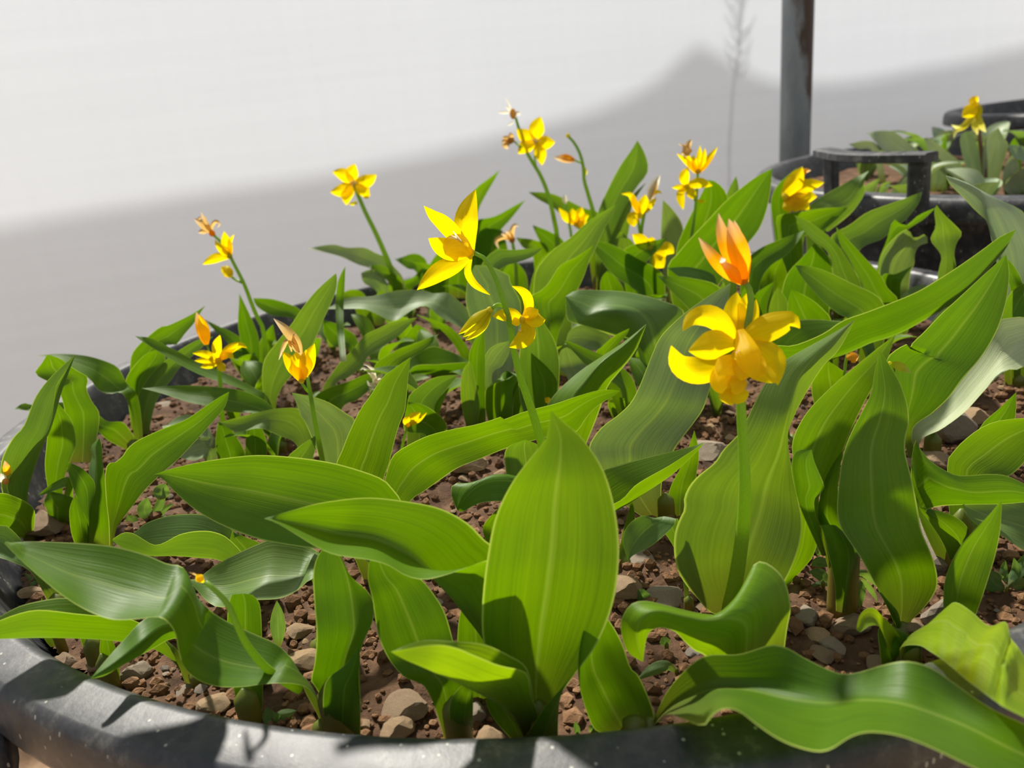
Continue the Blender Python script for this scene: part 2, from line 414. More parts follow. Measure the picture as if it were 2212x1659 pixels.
# ------------------------------------------------------------------ tubs
def lathe(profile, center, seg=128):
    v, f = [], []
    n = len(profile)
    for k in range(seg):
        a = 2 * math.pi * k / seg
        for r, z in profile: v.append((center.x + r * math.cos(a), center.y + r * math.sin(a), z))
    for k in range(seg):
        for i in range(n - 1):
            a = k * n + i; b = ((k + 1) % seg) * n + i
            f.append((a, b, b + 1, a + 1))
    return v, f
def tub_profile(R, z):
    s = R / TUB_R
    rim = [(R - .030, z - .062), (R - .014, z - .034), (R - .0065, z - .010), (R - .003, z - .0022), (R - .0006, z - .0002), (R + .0010, z + .0002), (R + .0018, z + .0002), (R + .0080, z - .0003),
           (R + .0136, z - .0009), (R + .0146, z - .0012), (R + .0166, z - .0028), (R + .0180, z - .0060), (R + .0190, z - .010), (R + .0194, z - .021), (R + .0186, z - .0240),
           (R + .0165, z - .0236), (R + .0150, z - .019), (R + .004, z - .017), (R - .001, z - .024)]
    out = [(R - .004, z - .07), (R - .05 * s - .01, .02), (R - .055 * s - .012, 0.0), (0.0005, 0.0)]
    inn = [(0.0005, z - .18), (R - .055, z - .18), (R - .05, z - .12)]
    return inn + rim + out
def build_tub(name, c, R, z, label):
    root = empty(name, (c.x, c.y, 0)); tag(root, label, 'tub')
    v, f = lathe(tub_profile(R, z), Vector((c.x, c.y, 0)))
    link_mesh('body', v, f, M['plastic'], root)
    return root
tub1 = build_tub('planter_tub', TUB1, TUB_R, RIM_Z, 'large round black plastic tub of green lilies filling the foreground')
TUB2 = Vector((0.725, 0.945, 0)); RIM2 = CAM_Z - .1223; SOIL2 = RIM2 - .03
tub2 = build_tub('planter_tub', TUB2, .362, RIM2, 'black plastic tub with a raised handle, behind the front tub')
_l = at((2131, 250), 1.46); R3 = .31
TUB3 = Vector((_l.x + R3 + .018, _l.y + .05, 0)); RIM3 = at((2200, 243), 1.44).z
tub3 = build_tub('planter_tub', TUB3, R3, RIM3, 'farthest black tub, only its rim showing at the right edge')

def build_handle(root, pa, pb, base_z, c, lift, flare, name='handle'):
    """flat bar handle standing on the rim between two rim points"""
    def outw(p):
        d = Vector((p.x - c.x, p.y - c.y, 0)); return d.normalized()
    path = []
    a0 = pa - Vector((0, 0, .02)); b0 = pb - Vector((0, 0, .02))
    ta = pa + outw(pa) * flare + Vector((0, 0, lift)); tb = pb + outw(pb) * flare + Vector((0, 0, lift))
    mid = (ta + tb) / 2; mid = mid + outw(mid) * .012
    v, f = [], []
    def bar(P, Q, w1, h1):
        t = (Q - P).normalized(); s = t.cross(Vector((0, 0, 1)))
        s = s.normalized() if s.length > .2 else t.cross(outw(P)).normalized()
        u = s.cross(t).normalized(); o = len(v)
        for X in (P, Q):
            for du, ds in ((-1, -.7), (-.7, -1), (.7, -1), (1, -.7), (1, .7), (.7, 1), (-.7, 1), (-1, .7)): v.append(X + u * du * h1 + s * ds * w1)
        for k in range(8): f.append((o + k, o + (k + 1) % 8, o + 8 + (k + 1) % 8, o + 8 + k))
        f.append(tuple(o + 7 - k for k in range(8))); f.append(tuple(o + 8 + k for k in range(8)))
    bar(a0, ta + Vector((0, 0, .002)), .008, .005); bar(b0, tb + Vector((0, 0, .002)), .009, .005)
    ex = (tb - ta).normalized() * .012
    N_ = 8
    pts = []
    for i in range(N_ + 1):
        t = i / N_; q = ta.lerp(tb, t); q = q + outw(q) * (.020 * 4 * t * (1 - t)); pts.append(q)
    pts[0] = pts[0] - ex; pts[-1] = pts[-1] + ex
    for p, q in zip(pts, pts[1:]): bar(p - (q - p) * .06, q + (q - p) * .06, .011, .0045)
    link_mesh(name, v, f, M['plastic'], root, smooth=False)
build_handle(tub2, on_z((1798, 414), RIM2), on_z((1984, 436), RIM2), RIM2, TUB2, .041, .004)
_d = Vector((-.755, -.655, 0)).normalized()
_t = Vector((-_d.y, _d.x, 0))
_p = TUB1 + _d * (TUB_R + .014) + Vector((0, 0, RIM_Z - .030))
def low_handle(root, p, d, t):
    path = []
    for i in range(13):
        a = math.pi * i / 12
        path.append(p + t * (.085 * math.cos(a)) + d * (.04 * math.sin(a) - .006))
    vv = tube_data(path, lambda s: .009, 10); link_mesh('handle', vv[0], vv[1], M['plastic'], root)
low_handle(tub1, _p, _d, _t)

# ------------------------------------------------------------------ soil
def soil_h(x, y):
    p = Vector((x * 26, y * 26, 1.7))
    h = .0048 * noise.noise(p) + .0036 * noise.noise(p * 2.3) + .0030 * (abs(noise.noise(p * 4.7)) - .2) + .0022 * (abs(noise.noise(p * 9)) - .2)
    return h
def build_soil(c, R, z, name, label, step):
    idx, v, f = {}, [], []
    n = int(R / step) + 1
    for j in range(-n, n + 1):
        for i in range(-n, n + 1):
            x, y = i * step, j * step
            if math.hypot(x, y) < R:
                idx[i, j] = len(v); X, Y = c.x + x, c.y + y
                v.append((X, Y, z + soil_h(X, Y)))
    for (i, j), a in idx.items():
        if all(k in idx for k in ((i + 1, j), (i + 1, j + 1), (i, j + 1))): f.append((a, idx[i + 1, j], idx[i + 1, j + 1], idx[i, j + 1]))
    tag(link_mesh(name, v, f, M['soil']), label, 'soil', kind='stuff')
build_soil(TUB1, TUB_R - .0165, SOIL_Z, 'soil', 'crumbly brown soil filling the front tub', .0028)
build_soil(TUB2, .362 - .0150, SOIL2, 'soil', 'brown soil in the tub with the raised handle', .010)
build_soil(TUB3, R3 - .0270, RIM3 - .05, 'soil', 'brown soil low inside the farthest tub', .014)
_ico = bmesh.new(); bmesh.ops.create_icosphere(_ico, subdivisions=1, radius=1.0)
ICO_V = [v.co.copy() for v in _ico.verts]; ICO_F = [tuple(v.index for v in f.verts) for f in _ico.faces]; _ico.free()
_ico = bmesh.new(); bmesh.ops.create_icosphere(_ico, subdivisions=3, radius=1.0)
ICO3_V = [v.co.copy() for v in _ico.verts]; ICO3_F = [tuple(v.index for v in f.verts) for f in _ico.faces]; _ico.free()
def build_crumbs():
    v, f = [], []; rc = random.Random(21)
    k = 0
    while k < 12000:
        # denser towards the near edge of the tub, where single crumbs can be told apart
        a = rc.uniform(0, 2 * math.pi); r = (TUB_R - .0225) * math.sqrt(rc.random())
        x, y = TUB1.x + r * math.cos(a), TUB1.y + r * math.sin(a)
        if rc.random() > max(.18, 1.15 - 1.5 * (y - .18)): continue
        k += 1
        s = .0009 + .0030 * rc.random() ** 3
        z = SOIL_Z + soil_h(x, y) + s * .3; o = len(v)
        sx, sy, sz = s * rc.uniform(.7, 1.3), s * rc.uniform(.7, 1.3), s * rc.uniform(.6, 1)
        for c in ICO_V:
            j = 1 + rc.uniform(-.22, .22); v.append((x + c.x * sx * j, y + c.y * sy * j, z + c.z * sz * j))
        f += [tuple(i + o for i in q) for q in ICO_F]
    tag(link_mesh('soil_crumbs', v, f, M['crumb'], smooth=False), 'loose crumbs of brown soil scattered over the front tub', 'soil', kind='stuff')
build_crumbs()
def stone_mesh(seed, flat, rough=.22):
    r = random.Random(seed); off = Vector((r.uniform(0, 99), r.uniform(0, 99), r.uniform(0, 99))); v = []
    pl = [(Vector((r.uniform(-1, 1), r.uniform(-1, 1), r.uniform(-.8, 1))).normalized(), r.uniform(.42, .8)) for _ in range(12)]
    for c in ICO3_V:
        d = c * (1 + rough * noise.noise(c * 1.3 + off))
        for nrm, dist in pl:
            k = d.dot(nrm)
            if k > dist: d = d - nrm * (k - dist) * .9
        d = d * (1 + .07 * noise.noise(c * 4 + off) + .03 * noise.noise(c * 11 + off))
        v.append((d.x, d.y * .8, d.z * flat))
    me = bpy.data.meshes.new('stone'); me.from_pydata(v, [], ICO3_F); me.update()
    return me
STONES = []
for k in range(8):
    me = stone_mesh(k, (.55, .4, .65, .3)[k % 4]); me.materials.append(M['stone' if k % 3 else 'greystone']); STONES.append(me)
def stone(p, size, kind, label, group=None, rz=0.0, tilt=0.0, z=None, px_pos=True):
    if px_pos:
        q = on_z(p, SOIL_Z)
    else: q = Vector((p[0], p[1], SOIL_Z if z is None else z))
    o = bpy.data.objects.new('stone', STONES[kind]); COL.objects.link(o)
    base = (SOIL_Z + soil_h(q.x, q.y)) if z is None else z
    o.location = (q.x, q.y, base + size * .22); o.scale = (size,) * 3; o.rotation_euler = (tilt, tilt * .5, rz)
    tag(o, label, 'stone', group); return o

# ------------------------------------------------------------------ plants
class Plant:
    """one lily: an Empty on the soil; outlines are pixel rails, dy lists are centimetres away from (+) or towards (-) the viewer"""
    def __init__(s, label, root, name='lily_plant', cat_='plant', group='lilies in the front tub', sheath=(.0032, .018), soil=None, c=None, R=None):
        z = SOIL_Z if soil is None else soil; c = TUB1 if c is None else c; R = (TUB_R - .03) if R is None else R
        q = on_z(root, z)
        d = ray(root); Y = q.y if q.y > 0 else 5.0
        P = CAM + d * Y
        while Y > .12 and math.hypot(P.x - c.x, P.y - c.y) > R and (Y > c.y):
            Y -= .004; P = CAM + d * Y
        s.Y = Y; s.root3 = Vector((P.x, P.y, z - .004)); s.e = empty(name, s.root3); s.top0 = P
        tag(s.e, label, cat_, group)
        if sheath:
            h = max(P.z - z, 0) + sheath[1]
            path = [s.root3 + Vector((0, 0, h * t)) for t in (0, .2, .4, .6, .7, .8, .9, 1)]
            v, f, u = tube_data(path, lambda t: sheath[0] * (1 - .05 * t - .8 * max(t - .7, 0) / .3), 10); link_mesh('sheath', v, f, M['sheath'], s.e, u)
    def p3(s, p, dy): return at(p, s.Y + dy * .01)
    def leaf(s, A, B, da=0, db=0, M_=None, dm=0, cup=.10, mat='leaf', us=None, n=None, sm=1, name='leaf', ix=False):
        n = n or max(24, int(3.2 * max(len(A.split()), len(B.split()))))
        rails = [(px(A), da)] + ([(px(M_), dm)] if M_ else []) + [(px(B), db)]
        R3 = []
        for pts, dy in rails:
            q = (cat_ix if ix else cat)(pts, n); R3.append([s.p3(p, lerp_list(dy, i / (n - 1))) for i, p in enumerate(q)])
        k = 5 if len(rails) == 3 else 10
        us = us or ([0, .5, 1] if len(rails) == 3 else [0, 1])
        verts, uvs, cols = [], [], None
        for i in range(n):
            row, ru = [], []
            for j in range(len(R3) - 1):
                a, b = R3[j][i], R3[j + 1][i]
                for q in range(k + (1 if j == len(R3) - 2 else 0)):
                    t = q / k; p = a.lerp(b, t)
                    row.append(p); ru.append(us[j] + (us[j + 1] - us[j]) * t)
            if len(R3) == 2 and cup:
                ip, im = min(i + 1, n - 1), max(i - 1, 0)
                tan = (R3[0][ip] + R3[1][ip]) - (R3[0][im] + R3[1][im]); acr = R3[1][i] - R3[0][i]
                nr = tan.cross(acr)
                if nr.length > 1e-12:
                    nr.normalize()
                    if nr.y < 0: nr = -nr
                    wd = acr.length
                    for q in range(len(row)):
                        t = ru[q]; x = 2 * t - 1
                        row[q] = row[q] + nr * (cup * wd * (1 - x * x) + .012 * wd * math.exp(-(x / .09) ** 2) * (1 if cup > 0 else -1))
            else:
                for _ in range(sm):
                    row = [row[0]] + [(row[q - 1] + row[q] * 2 + row[q + 1]) / 4 for q in range(1, len(row) - 1)] + [row[-1]]
            verts += row; uvs += [(u, i / (n - 1)) for u in ru]; cols = len(row)
        faces = [(i * cols + j, i * cols + j + 1, (i + 1) * cols + j + 1, (i + 1) * cols + j) for i in range(n - 1) for j in range(cols - 1)]
        o = link_mesh(name, verts, faces, M[mat], s.e, uvs)
        return o
    def stem(s, path, w0, w1, dy=0, mat='stem', name='flower_stem', parent=None, n=18):
        q = cat(px(path), n)
        P = [s.p3(p, lerp_list(dy, i / (n - 1))) for i, p in enumerate(q)]
        def r(t):
            p = P[min(int(t * (n - 1) + .5), n - 1)]
            return (w0 + (w1 - w0) * t) * .5 * (p - CAM).dot(_F) / F_PX
        v, f, u = tube_data(P, r, 10)
        return link_mesh(name, v, f, M[mat], parent or s.e, u)
    def petal(s, path, w, dy=0, parent=None, mat='petal', cup=.18, twist=0.0, base=.35, n=16, name='petal', peak=.45):
        q = cat(px(path) if isinstance(path, str) else path, n)
        P = [s.p3(p, lerp_list(dy, i / (n - 1))) for i, p in enumerate(q)]
        verts, uvs = [], []; k = 6
        for i, p in enumerate(P):
            t = i / (n - 1)
            tan = (P[min(i + 1, n - 1)] - P[max(i - 1, 0)]).normalized(); view = (p - CAM).normalized()
            side = tan.cross(view); side = side.normalized() if side.length > 1e-5 else Vector((1, 0, 0))
            nr = side.cross(tan).normalized(); tw = twist * (t if not isinstance(twist, tuple) else 1)
            side2 = side * math.cos(tw) + nr * math.sin(tw); nr2 = nr * math.cos(tw) - side * math.sin(tw)
            if t < peak: prof = base + (1 - base) * math.sin(.5 * math.pi * t / peak)
            else: prof = max(math.cos(.5 * math.pi * (t - peak) / (1 - peak)) ** .85, 0.03)
            ww = 1.14 * w * prof * (p - CAM).dot(_F) / F_PX
            for j in range(k + 1):
                x = 2 * j / k - 1
                verts.append(p + side2 * (x * ww * .5) + nr2 * (cup * ww * (x * x - .5)) + nr2 * (.03 * ww * math.sin(x * 5 + t * 7))); uvs.append((j / k, t))
        faces = [(i * (k + 1) + j, i * (k + 1) + j + 1, (i + 1) * (k + 1) + j + 1, (i + 1) * (k + 1) + j) for i in range(n - 1) for j in range(k)]
        return link_mesh(name, verts, faces, M[mat], parent or s.e, uvs)
    def heart(s, p, r, dy=0, mat='lemon', name='flower', sq=1.0):
        """the small ovary a flower's petals hang on; r in pixels"""
        c = s.p3(p, dy); m_ = r * (c - CAM).dot(_F) / F_PX
        v, f, u = blob_data(c, m_, m_, m_ * sq)
        return link_mesh(name, v, f, M[mat], s.e, u)
    def star(s, c, tips, w, dy=0, dyt=-.6, r=7, mat='petal', stamens=True, bend=.12):
        fl = s.heart(c, r, dy)
        for i, t in enumerate(tips):
            mx, my = (c[0] + t[0]) / 2, (c[1] + t[1]) / 2
            dx, dy_ = t[0] - c[0], t[1] - c[1]
            sgn = 1 if i % 2 else -1
            mid = (mx - dy_ * bend * sgn, my + dx * bend * sgn)
            e = (t[2] if len(t) > 2 else dyt)
            s.petal([c, mid, (t[0], t[1])], t[3] if len(t) > 3 else w, [dy, dy + e * .9, dy + e], fl, mat)
        if stamens:
            for i in range(4):
                a = i * 1.7; s.petal([c, (c[0] + 10 * math.cos(a), c[1] + 9 * math.sin(a))], 3, [dy - .3, dy - .9], fl, 'white', 0, n=6, name='stamen')
        return fl

# ---- front row
p = Plant('lily with the broadest upright oval leaf, front centre against the rim', (1172, 1592), sheath=(.0045, .02))
p.leaf('1150,1592 1128,1560 1095,1500 1062,1440 1043,1380 1042,1300 1052,1210 1070,1120 1105,1045 1150,985 1178,950 1187,915 1190,888',
       '1200,1592 1205,1540 1212,1500 1243,1455 1290,1390 1325,1300 1337,1200 1330,1110 1305,1020 1260,950 1215,910 1192,888', [0, 0, -.5, -.4, .3], [0, -.3, -.7, -.5, .3], cup=.13)
p.leaf('1165,1592 1156,1540 1150,1490 1136,1440 1095,1413 1044,1391 977,1385 910,1384 844,1408', '1170,1592 1160,1535 1148,1505 1141,1460 1124,1447 1078,1437 1028,1417 977,1397 926,1394 844,1408',
       [0, -.6, -1.2, -1.6, -2.2], [0, -1.2, -2.6, -3.0, -2.4], '1130,1597 1100,1550 1061,1525 1011,1498 943,1464 876,1430 844,1408', [0, -1.0, -2.0, -2.6, -2.3], mat='lime')
p.leaf('1108,1600 1080,1570 1062,1545 1050,1515 1060,1490', '1140,1600 1135,1570 1120,1540 1095,1510 1060,1490', -.3, -.6)
p.leaf('1205,1595 1206,1550 1210,1510 1222,1478 1240,1455', '1130,1597 1150,1570 1175,1530 1205,1495 1240,1455', [-.3, -.6, -.8], [-.5, -1.2, -.9], cup=-.1)
p = Plant('lily whose long blade lies across the centre, curled along its lower edge', (1095, 1500), sheath=(.004, .01))
p.leaf('1100,1500 1095,1300 1085,1220 1065,1180 1045,1165 1010,1130 950,1098 870,1082 790,1075 700,1085 640,1100 570,1120',
       '1110,1500 1110,1300 1090,1205 1060,1208 1010,1225 970,1240 920,1252 880,1245 840,1222 800,1210 730,1200 690,1185 640,1155 600,1131 570,1120',
       [0, .6, .5, .3, -.7], [0, -1.0, -2.0, -2.0, -1.0], '1085,1500 1045,1400 992,1335 935,1270 890,1215 850,1185 800,1165 730,1155 650,1135 570,1120', [0, .4, .2, .2, -.8])
p.leaf('1000,1560 990,1450 988,1385 993,1330 1008,1275', '1080,1560 1075,1450 1060,1350 1040,1300 1008,1275', .5, .2)
p = Plant('lily with a wide pointed blade reaching left, above the long central blade', (862, 1335), sheath=(.005, .02))
p.leaf('875,1335 885,1200 880,1120 866,1080 850,1058 830,1037 790,1020 720,1000 640,988 560,983 500,988 440,997 380,1010 330,1026',
       '850,1335 830,1250 780,1205 720,1193 690,1186 640,1180 560,1165 480,1135 420,1100 375,1060 350,1033 330,1026', [0, 1.2, 1.1, .7, -.2], [0, -.4, -.9, -.8, -.2], cup=.16)
p = Plant('lily with a large twisted leaf at lower left and a bare bent stalk', (700, 1592), sheath=(.0035, .012))
p.leaf('704,1592 684,1540 662,1500 650,1470 635,1430 600,1393 560,1374 520,1356 480,1336 450,1315 427,1290 415,1262 405,1238 390,1222 360,1217 320,1200 260,1183 200,1175 120,1171 60,1170 10,1173',
       '712,1592 700,1540 672,1492 640,1478 600,1476 560,1479 520,1484 470,1483 430,1470 400,1445 386,1410 380,1375 365,1347 340,1333 290,1338 240,1338 190,1320 140,1290 90,1250 40,1205 10,1174',
       [0, .6, 1.0, 1.0, 1.4, 1.0], [0, -1.0, -1.6, -1.6, -.8, .6], cup=.12)
st = p.stem('648,1490 612,1470 572,1440 535,1395 512,1350 492,1305 466,1276 443,1257', 20, 11, [.2, -.4, -.8, -.6])
fl = p.heart((432, 1250), 8, -.7, 'petal', 'seed_head')
p.petal('440,1257 432,1250 424,1241', 15, -.7, fl, 'petal', .3)
p.petal('432,1248 420,1240 407,1236', 3, -.7, fl, 'dry')
p = Plant('lily with an olive stalk standing in the soil at the left front', (545, 1562), sheath=(.0045, .02))
p.leaf('522,1562 505,1490 492,1400 492,1320 500,1285', '565,1562 568,1480 566,1400 562,1310 545,1285', 1.2, 1.2)
p = Plant('lily with a glossy sunlit leaf behind the bare bent stalk', (692, 1405), sheath=(.004, .01))
p.leaf('700,1405 705,1250 685,1190 600,1165 552,1177 475,1215 440,1240 412,1258', '680,1405 690,1270 674,1250 640,1277 603,1293 552,1296 525,1300 475,1312 443,1295 412,1258', [0, 1.5, 1.5, .8], [0, -1, -1.4, .2], cup=.14, mat='pale')
p.leaf('720,1405 712,1300 690,1240 660,1210 643,1182', '700,1405 690,1320 672,1250 650,1215 643,1182', 1.8, 1.8, mat='pale')
p = Plant('lily with a folded leaf leaving the frame at lower left', (435, 1478), sheath=(.004, .012))
p.leaf('420,1475 380,1400 300,1350 200,1300 140,1291 90,1297 40,1310 0,1332 -70,1375', '400,1475 360,1390 290,1340 200,1329 160,1325 100,1318 60,1320 0,1340 -70,1375',
       [0, .5, -.2, -1.8], [0, -.6, -2.0, -2.0], '412,1485 372,1430 310,1397 260,1392 200,1388 100,1386 0,1385 -70,1380', [0, -.5, -1.5, -1.9])
p.leaf('430,1470 400,1350 360,1318 307,1341 275,1374 237,1416 195,1466', '445,1475 420,1400 377,1379 325,1404 262,1439 225,1460 195,1466', [0, -.7, -2.6, -4.4], [0, -1.1, -3.2, -4.4], '440,1475 420,1370 357,1354 300,1394 250,1431 212,1455 195,1466', [0, -1.3, -3.4, -4.5], sm=0)
p = Plant('slender lily shoot with a striped stalk at the left rim', (246, 1490), sheath=(.0036, .022))
p.leaf('230,1492 222,1455 215,1400 225,1350', '262,1492 258,1450 250,1400 225,1350', .2, .2)
p = Plant('lily with two plain stalks under the folded leaf at the left rim', (134, 1398), sheath=(.0022, .016))
p.leaf('110,1398 96,1380 84,1340 90,1290', '126,1398 114,1380 104,1340 90,1290', .2, .2)
p.leaf('128,1398 124,1380 122,1340 128,1300', '144,1398 138,1380 134,1340 128,1300', .6, .6)
p = Plant('lily with a brown stalk leaning under the folded left leaf', (216, 1442), sheath=(.0038, .02))
p.leaf('195,1442 180,1400 172,1370 170,1330', '228,1442 225,1400 215,1370 170,1330', .4, .4)
p = Plant('lily with a tall fluted leaf, left of the centre at the front rim', (740, 1593), sheath=(.0058, .03))
p.leaf('703,1593 697,1530 686,1490 672,1471 680,1430 684,1370 679,1302 677,1235 690,1195 716,1172', '778,1593 777,1500 776,1420 790,1376 805,1343 807,1302 792,1275 758,1245 738,1204 716,1172',
       [0, 0, .4, 1.0, 1.5], [0, -.2, .2, 1.0, 1.5], '735,1595 735,1500 745,1430 765,1370 766,1336 752,1240 716,1172', [.2, .6, .9, 1.3, 1.5])
p.leaf('707,1594 698,1530 701,1481 714,1460 741,1440 765,1413 777,1395', '779,1594 779,1530 778,1470 778,1430 777,1395', [-.2, -.6, -.4, 0], [-.1, -.2, 0, 0], cup=-.14, mat='leaf')
p = Plant('lily with a broad drooping leaf and olive stalk, left of the folded front leaf', (995, 1603), sheath=(.0048, .024))
p.leaf('962,1603 943,1538 926,1498 910,1477 876,1464 849,1437 829,1403 815,1363 805,1295 795,1252 798,1214 810,1185', '985,1603 990,1560 1000,1500 992,1440 979,1386 963,1329 943,1292 910,1252 876,1235 840,1205 810,1185', [0, .2, .8, 1.2, 1.8], [0, .8, 1.6, 2.0, 1.8], cup=.10)
p.leaf('972,1603 971,1555 973,1515 988,1490 1010,1470', '1020,1603 1021,1560 1022,1510 1018,1480 1010,1470', [-.2, -.5, -.2], [0, 0, .2], cup=-.2)
p = Plant('lily with a dark pointed leaf right of the broadest upright leaf', (1372, 1588), sheath=(.0045, .012))
p.leaf('1345,1590 1290,1580 1270,1545 1253,1488 1248,1437 1255,1380 1280,1300', '1400,1590 1413,1545 1382,1464 1362,1442 1344,1390 1317,1343 1280,1300', [0, -.2, 0, .6], [0, .5, .9, .8], '1352,1590 1332,1550 1300,1490 1278,1440 1275,1380 1280,1300', [0, .6, .9, .8])
p = Plant('lily carrying the big double yellow flower and the ageing orange one', (1585, 1330), sheath=(.005, .012))
p.leaf('1575,1332 1535,1323 1506,1292 1481,1262 1463,1230 1456,1192 1457,1155 1466,1125 1478,1100 1477,1080 1486,1055 1506,1030 1543,1000 1562,972 1597,935 1617,897 1650,832 1687,785 1750,747 1790,725 1847,691',
       '1610,1332 1650,1310 1696,1254 1721,1197 1731,1152 1731,1115 1721,1065 1708,1000 1702,940 1715,900 1735,860 1775,795 1812,755 1847,691',
       [0, -.2, .4, 1.2, 2.4, 4.0], [0, 0, .9, 1.6, 2.8, 4.0], '1585,1332 1600,1240 1630,1160 1650,1100 1665,1040 1690,975 1700,930 1712,875 1722,830 1735,803 1765,765 1800,733 1847,691', [0, .5, 1.2, 1.0, 2.0, 4.0], us=[0, .5, 1], mat='pale')
p.leaf('1620,1332 1690,1262 1710,1200 1722,1120 1745,1045', '1650,1332 1725,1240 1754,1205 1767,1165 1769,1127 1760,1095 1745,1045', [0, 1.5, 1.6, 1.6], [0, 2, 2, 1.6])
p.stem('1572,1332 1590,1250 1604,1150 1609,1050 1605,950 1600,860 1604,780 1612,720 1622,660 1618,622 1604,602', 34, 13, [0, -.8, -1.2, -1.2, -1.0, -1.0], n=28)
fl = p.heart((1592, 738), 11, -1.2)
for path, wd, dy in [('1592,738 1590,690 1588,655 1592,631', 40, [-1.2, -.7, -.6]), ('1596,738 1603,690 1608,660 1612,634', 28, [-1.2, -.8, -.9]), ('1588,735 1560,700 1530,682 1495,688 1475,715', 34, [-1.2, -1.4, -2.0]),
                    ('1590,742 1550,742 1520,752 1487,758', 44, [-1.2, -1.8, -2.0]), ('1600,738 1650,712 1690,696 1710,690 1728,709', 42, [-1.2, -1.6, -2.0]), ('1600,735 1620,700 1630,670 1633,646', 20, [-1.2, -.7, -.5])]:
    p.petal(path, wd * 1.25, dy, fl)
p.petal('1598,712 1610,750 1622,790 1628,820', 48, [-1.5, -2.6, -2.9], fl, peak=.55, base=.3)
p.petal('1608,740 1645,755 1672,775 1678,805 1680,832', 44, [-1.4, -1.8, -2.4], fl)
p.petal('1600,790 1635,800 1665,815 1684,826', 36, [-2.0, -2.2, -2.6], fl)
for k, q in enumerate([(1590, 765), (1600, 772), (1607, 768), (1597, 760)]): p.petal([(1594, 742), (q[0], q[1])], 5, [-1.3, -2.6], fl, 'white', 0, n=6, name='stamen')
p.petal('1588,755 1584,768 1590,778', 8, [-1.6, -2.6], fl, 'budc', .3, name='pistil')
fl = p.heart((1588, 800), 9, -1.4)
for path, wd, dy in [('1590,795 1550,795 1500,800 1465,785 1450,747', 42, [-1.4, -2.0, -2.6]), ('1590,798 1562,820 1556,838 1560,850', 42, [-1.5, -2.2, -2.4]), ('1570,840 1580,850 1600,853 1618,846', 28, [-2.0, -2.4, -2.6]),
                    ('1575,835 1570,850 1575,862 1582,876', 24, [-2.0, -2.3, -2.3]), ('1590,798 1590,820 1592,840 1585,850', 34, [-1.5, -2.4, -2.6])]:
    p.petal(path, wd * 1.25, dy, fl)
p.petal('1590,770 1575,785 1560,800 1552,812', 44, [-1.6, -2.4, -2.6], fl)
p.petal('1600,775 1622,785 1640,800 1655,812', 46, [-1.6, -2.2, -2.6], fl)
p.petal('1596,760 1600,780 1604,805 1600,822', 50, [-1.6, -2.5, -2.7], fl)
p.petal('1598,805 1610,820 1620,830', 5, [-2, -2.6], fl, 'white', 0, n=6, name='stamen')
fl = p.heart((1606, 606), 10, -1.0, 'orange')
for path, wd, dy in [('1602,612 1572,590 1545,560 1525,535 1509,513', 26, [-1, -1.2, -1.0]), ('1606,612 1590,570 1570,530 1558,495 1552,461', 32, [-1, -1.5, -1.4]), ('1608,612 1602,570 1592,530 1582,495 1574,473', 40, [-1, -1.8, -1.8]),
                    ('1612,612 1605,570 1597,530 1590,490 1586,476', 26, [-.8, -.8, -.8]), ('1600,612 1585,590 1570,575 1560,565', 22, [-1.2, -1.6, -1.6])]:
    p.petal(path, wd, dy, fl, 'orange', .35)
p.petal('1566,575 1562,565 1558,556', 12, -1.9, fl, 'white', .2)
p = Plant('lily whose big wavy leaf spills over the front right rim', (1405, 1580), sheath=(.004, .01))
p.leaf('1401,1580 1420,1537 1440,1496 1473,1455 1523,1417 1597,1413 1663,1393 1699,1399 1734,1419 1784,1444 1821,1456 1859,1451 1909,1436 1959,1428 2009,1441 2059,1474 2096,1501 2134,1526 2171,1546 2212,1564 2320,1620 2400,1690',
       '1403,1580 1436,1543 1465,1549 1518,1568 1539,1545 1564,1531 1597,1537 1630,1562 1671,1591 1712,1611 1762,1624 1795,1619 1836,1593 1877,1582 1939,1589 2001,1611 2063,1640 2104,1659 2200,1700 2330,1722 2400,1692',
       [0, -1.2, -2.0, -3.2, -5.0, -6.2], [0, -4.4, -5.3, -6.0, -6.2, -6.4, -6.7, -6.9, -7, -7, -7], '1402,1580 1430,1545 1470,1515 1540,1490 1620,1492 1700,1510 1780,1518 1860,1512 1940,1520 2020,1545 2100,1575 2200,1625 2300,1665 2400,1691', [0, -1.6, -3.0, -4.4, -5.8, -6.6])
p = Plant('short lily with a twisted two-lobed leaf left of the wavy one', (1545, 1500), sheath=(.004, .012))
p.leaf('1690,1440 1700,1360 1708,1306 1690,1245 1650,1213 1626,1222 1613,1257 1590,1310 1576,1327 1514,1325 1432,1306 1395,1298 1362,1306 1341,1347 1354,1405 1389,1430',
       '1560,1500 1530,1425 1500,1405 1481,1388 1457,1364 1424,1356 1399,1372 1389,1430', [-.6, -.4, .6, .2, -.8, -1.2, -1.4], [0, -.8, -1.2, -1.6, -1.4], '1600,1480 1610,1400 1610,1350 1570,1338 1527,1339 1465,1328 1420,1318 1390,1330 1376,1370 1389,1430', [-.4, -1.4, -1.8, -1.8, -1.7, -1.5], mat='lime')
p = Plant('lily with a bright yellow-green lobed leaf at the right rim', (1948, 1440), sheath=(.0055, .016))
